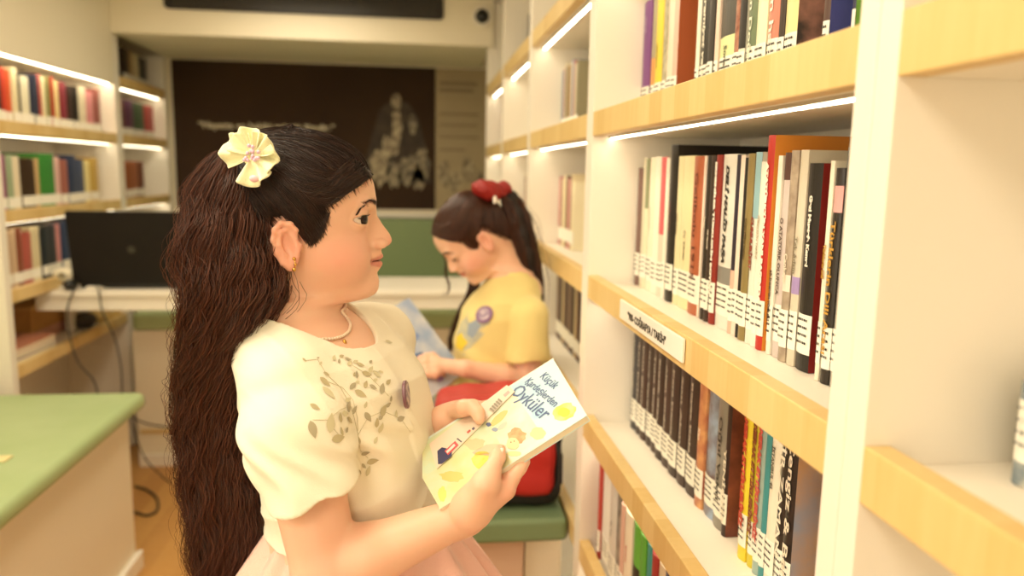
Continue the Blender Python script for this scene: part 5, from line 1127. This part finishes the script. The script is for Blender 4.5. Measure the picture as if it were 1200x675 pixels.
# ---------------------------------------------------------------- the seated girl
g2 = empty('person', (.22, 1.9, .6)); G2I = Matrix.Translation((-.22, -1.9, -.6))
tag(g2, 'girl in a yellow T-shirt with a red hair tie, seated and reading head down', 'person')
def gp2(o): o.parent = g2; o.matrix_parent_inverse = G2I; return o
HSH = .034; p_ = radians(46); O2 = at(560, 277, Y=1.90)
H2 = Matrix(((-cos(p_), 0, -sin(p_)), (0, -1, 0), (-sin(p_), 0, cos(p_)))).to_4x4(); H2 = Matrix.Translation(tuple(O2)) @ Matrix.Rotation(radians(4), 4, 'Z') @ H2
S2 = .95
b2_ = Field(); loc2, w2 = add_head(b2_, H2, S2, False)
NB = at(612, 338, Y=1.9); b2_.cap(w2((-.006, 0, -.09)), NB, .040*S2, .047, .02)
def tors2(grow):
    zt = [.60, .68, .80, .92, 1.0, 1.04, 1.075, 1.10]; cx = [.200, .202, .206, .202, .208, .220, .236, .242]; A_ = [.115, .118, .112, .105, .092, .075, .052, .035]; B_ = [.130, .132, .122, .120, .122, .108, .075, .045]
    def f(P):
        z = P[:, 2]; u = P[:, 0]-np.interp(z, zt, cx); v = P[:, 1]-1.9; a = np.interp(z, zt, A_)+grow; b = np.interp(z, zt, B_)+grow
        r = ((np.abs(u)/a)**2.3+(np.abs(v)/b)**2.3)**(1/2.3); rho = np.sqrt(u*u+v*v); d = (r-1)*np.where(r > 1e-3, rho/np.maximum(r, 1e-3), .05)*np.interp(z, [1.0, 1.04, 1.08], [.9, .6, .4]); return np.maximum(np.maximum(d, z-1.10-grow), .605-z)
    return f
b2_.fn(tors2(0), (.22, 1.9, .85), .30, .03)
SL2 = np.array([.262, 1.800, 1.005]); EL2 = at(618, 447, Y=1.775); WL2 = at(546, 432, Y=1.745); HL2 = at(522, 418, Y=1.735)
b2_.cap(SL2, EL2, .036, .031, .02); b2_.cap(EL2, EL2*.6+WL2*.4, .031, .029, .01); b2_.cap(EL2*.6+WL2*.4, WL2, .029, .0195, .01)
SR2 = np.array([.255, 2.0, 1.005]); ER2 = np.array([.18, 2.04, .81]); WR2 = np.array([.09, 1.95, .80]); HR2 = at(512, 446, Y=1.86)
b2_.cap(SR2, ER2, .036, .031, .02); b2_.cap(ER2, WR2, .031, .019, .01)
# her book: corners
K1 = at(437, 374, Y=1.80); K2 = at(492, 383, Y=1.86); K3 = at(545, 436, Y=1.80); K4 = at(505, 466, Y=1.72)
kn = np.cross(K3-K4, K1-K4); kn /= np.linalg.norm(kn); kn = kn if kn@(EYE-K4) > 0 else -kn
ke = (K3-K4)/np.linalg.norm(K3-K4); kf = (K1-K4)/np.linalg.norm(K1-K4)
def hand2(Fd, W, Hc, d_f, d_n, sgn):
    Fd.cap(W, Hc, .0195, .017, .01); side = np.cross(d_f, d_n); side /= np.linalg.norm(side)
    for i in range(4):
        k0 = Hc+side*(i-1.5)*.0155+d_f*.012; Fd.cap(Hc, k0, .014, .0095, .008); L = (.9, 1.0, .95, .75)[i]
        k1 = k0+d_f*.022*L-d_n*.004; k2 = k1+d_f*.016*L-d_n*.010; k3 = k2+d_f*.008-d_n*.012; finger(Fd, [k0, k1, k2, k3], .0088, .0062)
    finger(Fd, [Hc-side*sgn*.016, Hc-side*sgn*.026+d_f*.014, Hc-side*sgn*.022+d_f*.034], .0105, .0072, .008)
pl = lambda P, o: P-kn*((P-K4)@kn-o)
HLp = pl(HL2, .016); hand2(b2_, WL2, HLp, -ke*.75+kf*.5, kn, 1)
HRp = pl(HR2, -.022); b2_.cap(WR2, HRp, .0195, .017, .01); hand2(b2_, WR2, HRp, -ke*.6+kf*.3, -kn, -1)
# thighs under the trousers are clothing; shins and feet
V, Q = b2_.mesh((-.06, 1.66, .60), (.36, 2.14, 1.36), .0026, 20); V = relax(V, Q, 2, .4)
T = face_tint(loc2(V)/1.0, lin('efc0a4'), LIPC, BLUSH); T[V[:, 2] < 1.03] = np.array(lin('efc0a4'))
gp2(link('body', np_mesh('body', V, Q, T), SKIN))
m_ = COL.objects[-1]
R2 = np.array(H2.to_3x3())
HAIR2 = hair_mat('brown_hair', '2c170e', '5a3220')
for o in brow_lash(g2, w2, R2, S2, HAIR2, 5, True): gp2(o)
TIE2 = np.array([-.072, 0, .070])
rg = np.random.default_rng(15); st = hairline(1500, rg)+rg.normal(0, .0018, (1500, 3)); inner = hairline(1500, rg); tt_ = rg.uniform(0, .8, (1500, 1)); inner = inner*(1-tt_)+TIE2*tt_; vv = inner-cc; inner = cc+vv/np.linalg.norm(vv, axis=1, keepdims=True)*.085
hp2 = np.concatenate([hair_paths(None, project(head_fn, st, .0005), TIE2, 20, .003, .006, H2, S2, .002), hair_paths(None, project(head_fn, inner, .004), TIE2, 20, .005, .007, H2, S2, .002)])
gp2(hair_obj('front_hair', swept(900, None, H2, S2, TIE2, np.random.default_rng(78)), .0006, HAIR2, None))
hr2 = gp2(hair_obj('hair', hp2, .0006, HAIR2, None))
loc1_keep = loc1; loc1 = loc2; cf2 = Field(); cf2.fn(cap_fn, O2, .2); V, Q = cf2.mesh(O2-.16, O2+.16, .003, 20); loc1 = loc1_keep; V = relax(V, Q, 3, .5)
o = link('hair_underlayer', np_mesh('hair_underlayer', V, Q), mat('hair_dark_base', '1a0e09', .6)); o.parent = hr2
pw = [(588, 226), (598, 232), (606, 252), (612, 275), (618, 300), (624, 325), (629, 348), (631, 362)]; cen2 = [at(x, y, Y=1.885) for x, y in pw]
tw = [.016, .024, .029, .031, .030, .025, .016, .007]
t2 = tail_paths(cen2, [a*.8 for a in tw], tw, 1500, 40, 60, .003, .10, 31, ends=.2, frizz=.0008); tl2 = gp2(hair_obj('ponytail', t2, .0007, HAIR2, None))
core = Field(); [core.cap(cen2[i], cen2[i+1], tw[i]*.7, tw[i+1]*.7, .015) for i in range(len(cen2)-1)]; V, Q = core.mesh(np.min(cen2, 0)-.05, np.max(cen2, 0)+.05, .004, 14)
o = link('ponytail_core', np_mesh('ponytail_core', V, Q), mat('hair_core', '1a0d08', .7)); o.parent = tl2
pw = [(556, 328), (553, 345), (545, 362), (537, 380), (530, 398), (527, 412)]; c3 = [at(x, y, Y=1.97) for x, y in pw]; w3 = [.014, .016, .015, .012, .009, .004]
gp2(hair_obj('front_lock', tail_paths(c3, w3, w3, 420, 30, 30, .002, .12, 41, ends=.2, frizz=.0006), .0007, HAIR2, None))
pw = [(519, 297), (522, 308), (522, 322), (526, 334), (524, 344), (518, 346)]; c3 = [at(x, y, Y=1.93) for x, y in pw]; w3 = [.002, .002, .003, .003, .003, .002]
gp2(hair_obj('loose_wisps', tail_paths(c3, w3, w3, 26, 30, 8, .001, .12, 43, ends=.2, frizz=.0004), .0006, HAIR2, None))
# red gathered hair tie
sf = Field(); q0_ = at(572, 224, Y=1.87); q1_ = at(590, 224, Y=1.88)
sf.ell(at(571, 223, Y=1.865), (.040, .040, .024), .01, R=np.array(Matrix.Rotation(radians(12), 3, 'Y'))); sf.ell(at(590, 221, Y=1.88), (.020, .028, .018), .012)
sf.fn(lambda P: .0012*np.sin(P[:, 0]*230+P[:, 2]*200)+.0012*np.sin(P[:, 1]*300+P[:, 0]*150), q0_, .2, 0, 'd'); V, Q = sf.mesh(q0_-.08, q0_+.08, .0025, 16)
gp2(link('hair_tie', np_mesh('hair_tie', V, Q), mat('red_velvet', '8e120e', .6)))
gp2(MB().ball(at(580, 234, Y=1.83), (.005, .003, .010)).build('hair_clip', mat('clip_white', 'efe6dc', .3), None, smooth=True))
# yellow T-shirt
ys = Field(); sk2 = Field(); sk2.fn(tors2(0), (.22, 1.9, .85), .3, 0); sk2.cap(SL2, SL2*.6+EL2*.4, .036, .034, .02); sk2.cap(SR2, SR2*.6+ER2*.4, .036, .034, .02)
ys.fn(tors2(.007), (.22, 1.9, .85), .30, 0); ys.fn(lambda P: sk2.ev(P)-.0045, (.22, 1.9, .85), .32, .004)
CL2 = SL2*.32+EL2*.68; sv = Field(); sv.cap(SL2, CL2+(EL2-SL2)*.2, .050, .052, .02); nc2 = (EL2-SL2)/np.linalg.norm(EL2-SL2); sv.fn(lambda P: -((P-CL2)@nc2), CL2, .5, 0, 's'); sv.cap(CL2-nc2*.04, CL2+nc2*.1, .043, .043, .003, 's')
ys.fn(lambda P: sv.ev(P), (SL2+CL2)/2, .14, .005); CR2 = SR2*.35+ER2*.65; ys.cap(SR2, CR2, .050, .048, .02)
ys.fn(lambda P: .0025*np.sin(P[:, 2]*80+P[:, 0]*60)*np.clip((.95-P[:, 2])/.05, 0, 1)-.0012*(1+np.sin(P[:, 0]*60+P[:, 2]*50)), (.22, 1.9, .85), .4, 0, 'd')
ys.cap(NB+np.array([-.01, 0, .05]), NB+np.array([-.006, 0, -.012]), .055, .055, .004, 's'); 
V, Q = ys.mesh((.04, 1.66, .60), (.36, 2.14, 1.14), .0032, 20, slack=1.6); V = relax(V, Q, 3, .5)
sy = gp2(link('shirt', np_mesh('shirt', V, Q), mat('shirt_yellow', 'e9d58e', .8, sheen=.15, bump=(500, .2)))); B2T = bvh(V, Q)
b = MB()
def onpx(pts, mi, off=.001):
    c = np.mean(pts, 0); h = cast(B2T, *c)
    if h[0] is None: return
    fr = frame_of(h[1], 0); u, v, n = fr; o2 = []
    for p in pts:
        d = Vector(cf*F+cr*(p[0]-600)+cu*(337.5-p[1])); t = (h[0]-Vector(EYE)).dot(n)/d.dot(n); q = Vector(EYE)+d*t-h[0]; o2.append((q.dot(u), q.dot(v)))
    stick(B2T, b, o2, h[0], fr, off, mi, 4)
Z6 = lambda a, c: (430+a/4.5, 330+c/4.5)
onpx([Z6(*p) for p in ((470, 210), (520, 150), (540, 215), (600, 190), (640, 215), (600, 290), (560, 330), (520, 390), (470, 340), (455, 280))], 0); onpx([Z6(*p) for p in ((470, 285), (505, 270), (530, 320), (500, 365), (465, 345))], 1, .002)
onpx([Z6(*p) for p in ((535, 225), (575, 200), (600, 235), (560, 300), (530, 280))], 2, .0016)
b.build('shirt_print', [mat('print_grey', 'b3b3a4', .6, var=(60, .6, 'cfc9a8')), mat('print_yellow', 'e8c83c', .6), mat('print_blue', '9aa6b4', .6)], sy, smooth=True)
h = cast(B2T, 568, 369); bd2 = empty('badge'); bd2.location = h[0]+h[1]*.003; gp2(bd2); Fq = h[1].to_track_quat('Z', 'Y').to_matrix().to_4x4()
cir = lambda r, n=32: [(r*cos(2*pi*i/n), r*sin(2*pi*i/n)) for i in range(n)]
MB().prism(cir(.0225), -.002, .001, 0, Fq).build('disc', mat('badge_violet', '8a6690', .3), bd2, .001); MB().prism(cir(.015), .001, .0018, 0, Fq).build('badge_face', mat('badge_face_mat', 'dccbd0', .3, var=(90, .8, '8f7a9a')), bd2)
# grey trousers and shoes
tr = Field()
for s__, yy in ((1, 1.835), (-1, 1.965)):
    tr.cap((.20, yy, .688), (-.19, yy+.0, .682), .078, .062, .03); tr.cap((-.20, yy, .672), (-.215, yy-.0, .12), .058, .045, .02)
tr.fn(lambda P: .002*np.sin(P[:, 0]*90+P[:, 2]*70), (0, 1.9, .4), .8, 0, 'd')
V, Q = tr.mesh((-.30, 1.72, .05), (.32, 2.08, .80), .005, 16); V = relax(V, Q, 2, .5); gp2(link('trousers', np_mesh('trousers', V, Q), mat('trousers_grey', '93958c', .8, bump=(300, .3))))
for yy in (1.835, 1.965):
    o = gp2(MB().ball((-.255, yy, .045), (.105, .042, .045), nu=20, nv=12).build('shoe', mat('shoe_white', 'e6e0d6', .5), None, smooth=True)); MB().ball((-.255, yy, .012), (.110, .045, .012), nu=20, nv=8).build('sole', mat('sole', 'f2ece0', .6), o)
# her picture book
pb2 = empty('picture_book', tuple((K1+K3)/2)); 
def pk2(o): o.parent = pb2; o.matrix_parent_inverse = Matrix.Translation(-pb2.location); return o
K2 = K3+(K1-K4)
pk2(MB().hexa([K4, K3, K2, K1], -kn*.0012).build('front_cover', mat('g2_cover', '9aaed0', .4, var=(14, .8, 'd4d6dc')), None)); pk2(MB().hexa([p-kn*.0014 for p in (K4, K3, K2, K1)], -kn*.006).build('page_block', PAPER, None)); pk2(MB().hexa([p-kn*.0076 for p in (K4, K3, K2, K1)], -kn*.0012).build('back_cover', mat('g2_cover_back', 'c03a34', .4), None))
def k_on(x, y, o): d = cf*F+cr*(x-600)+cu*(337.5-y); t = ((K4+kn*o-EYE)@kn)/(d@kn); return EYE+d*t
def pt2(pts, c, name, o=.0006):
    q = [k_on(*Z6(*p), o) for p in pts]; n = len(q); b = MB(); b.add(q+[p-kn*.0003 for p in q], [tuple(range(n)), tuple(range(n, 2*n))[::-1]]+[(i, n+i, n+(i+1) % n, (i+1) % n) for i in range(n)]); pk2(b.build(name, mat('g2_'+name+c, c, .5), None))
pt2([(85, 215), (130, 200), (200, 230), (180, 260), (120, 255)], '5a76c0', 'blue_area'); pt2([(150, 290), (200, 250), (280, 280), (250, 330), (190, 330)], '7f96c8', 'blue_area')
pt2([(195, 350), (230, 335), (255, 360), (235, 390), (205, 385)], 'a8482e', 'red_figure', .0009); pt2([(250, 385), (290, 370), (310, 410), (280, 435), (255, 420)], '2f5a96', 'blue_figure', .0009)
pt2([(290, 430), (330, 395), (365, 425), (330, 470), (300, 465)], 'd0382e', 'red_figure', .0009); pt2([(240, 400), (262, 420), (270, 470), (255, 480), (235, 440)], 'e0a890', 'small_figure', .0009)
pt2([(285, 500), (330, 480), (390, 520), (345, 570), (300, 545)], 'cfd0d8', 'pale_area'); pt2([(365, 505), (400, 495), (405, 520), (378, 530)], 'a88cc0', 'small_detail', .0009)
tag(pb2, 'blue and white picture book with red figures held by the seated girl', 'book')

# ---------------------------------------------------------------- red backpack on the bench
bp = empty('backpack', (.2, 1.665, .6)); BI = Matrix.Translation((-.2, -1.665, -.6))
def pbp(o): o.parent = bp; o.matrix_parent_inverse = BI; return o
RED = mat('backpack_red', 'b5221c', .6, bump=(400, .3)); BLK = mat('backpack_black', '1c1916', .7, bump=(400, .3))
def rbox(c, h_, r, tilt=0.0):
    c = np.array(c); h_ = np.array(h_); Rm = np.array(Matrix.Rotation(tilt, 3, 'Y'))
    def f(P): q = np.abs((P-c)@Rm)-h_+r; return np.linalg.norm(np.maximum(q, 0), axis=1)+np.minimum(q.max(1), 0)-r
    return f
def bag_part(name, fs, m, lo, hi, wob=.0015, h=.004):
    Fd = Field()
    for f, op, k in fs: Fd.fn(f, (.2, 1.66, .75), .4, k, op)
    Fd.fn(lambda P: wob*np.sin(P[:, 0]*70+P[:, 2]*40)+wob*np.sin(P[:, 2]*90+P[:, 1]*60), (.2, 1.66, .75), .5, 0, 'd'); V, Q = Fd.mesh(lo, hi, h, 16); V = relax(V, Q, 2, .5); return pbp(link(name, np_mesh(name, V, Q), m))
lo_, hi_ = (.0, 1.52, .58), (.38, 1.80, .92)
bag_part('main_compartment', [(rbox((.190, 1.675, .735), (.126, .060, .125), .045, .06), 'u', 0)], RED, lo_, hi_)
bag_part('top_section', [(rbox((.174, 1.665, .835), (.134, .066, .034), .030, -.06), 'u', 0)], mat('backpack_red_light', 'b83a32', .6, bump=(400, .3)), lo_, hi_, .002)
bag_part('base_panel', [(rbox((.195, 1.672, .638), (.124, .064, .034), .026, .02), 'u', 0)], BLK, lo_, hi_)
bag_part('side_panel', [(rbox((.302, 1.668, .73), (.020, .056, .115), .018, .05), 'u', 0)], BLK, lo_, (.40, 1.80, .92))
bag_part('front_pocket', [(rbox((.215, 1.612, .715), (.088, .022, .078), .020, .05), 'u', 0)], RED, lo_, hi_)
pbp(MB().tube([(.07, 1.600, .800), (.15, 1.594, .806), (.25, 1.594, .808), (.32, 1.60, .806)], .0035, 8).build('zipper', BLK, None, smooth=True))
pbp(MB().tube([(.29, 1.62, .78), (.312, 1.60, .73), (.312, 1.595, .67), (.29, 1.60, .63)], .006, 8).build('strap', BLK, None, smooth=True))
tag(bp, 'red backpack with a black base on the green bench beside the seated girl', 'backpack')
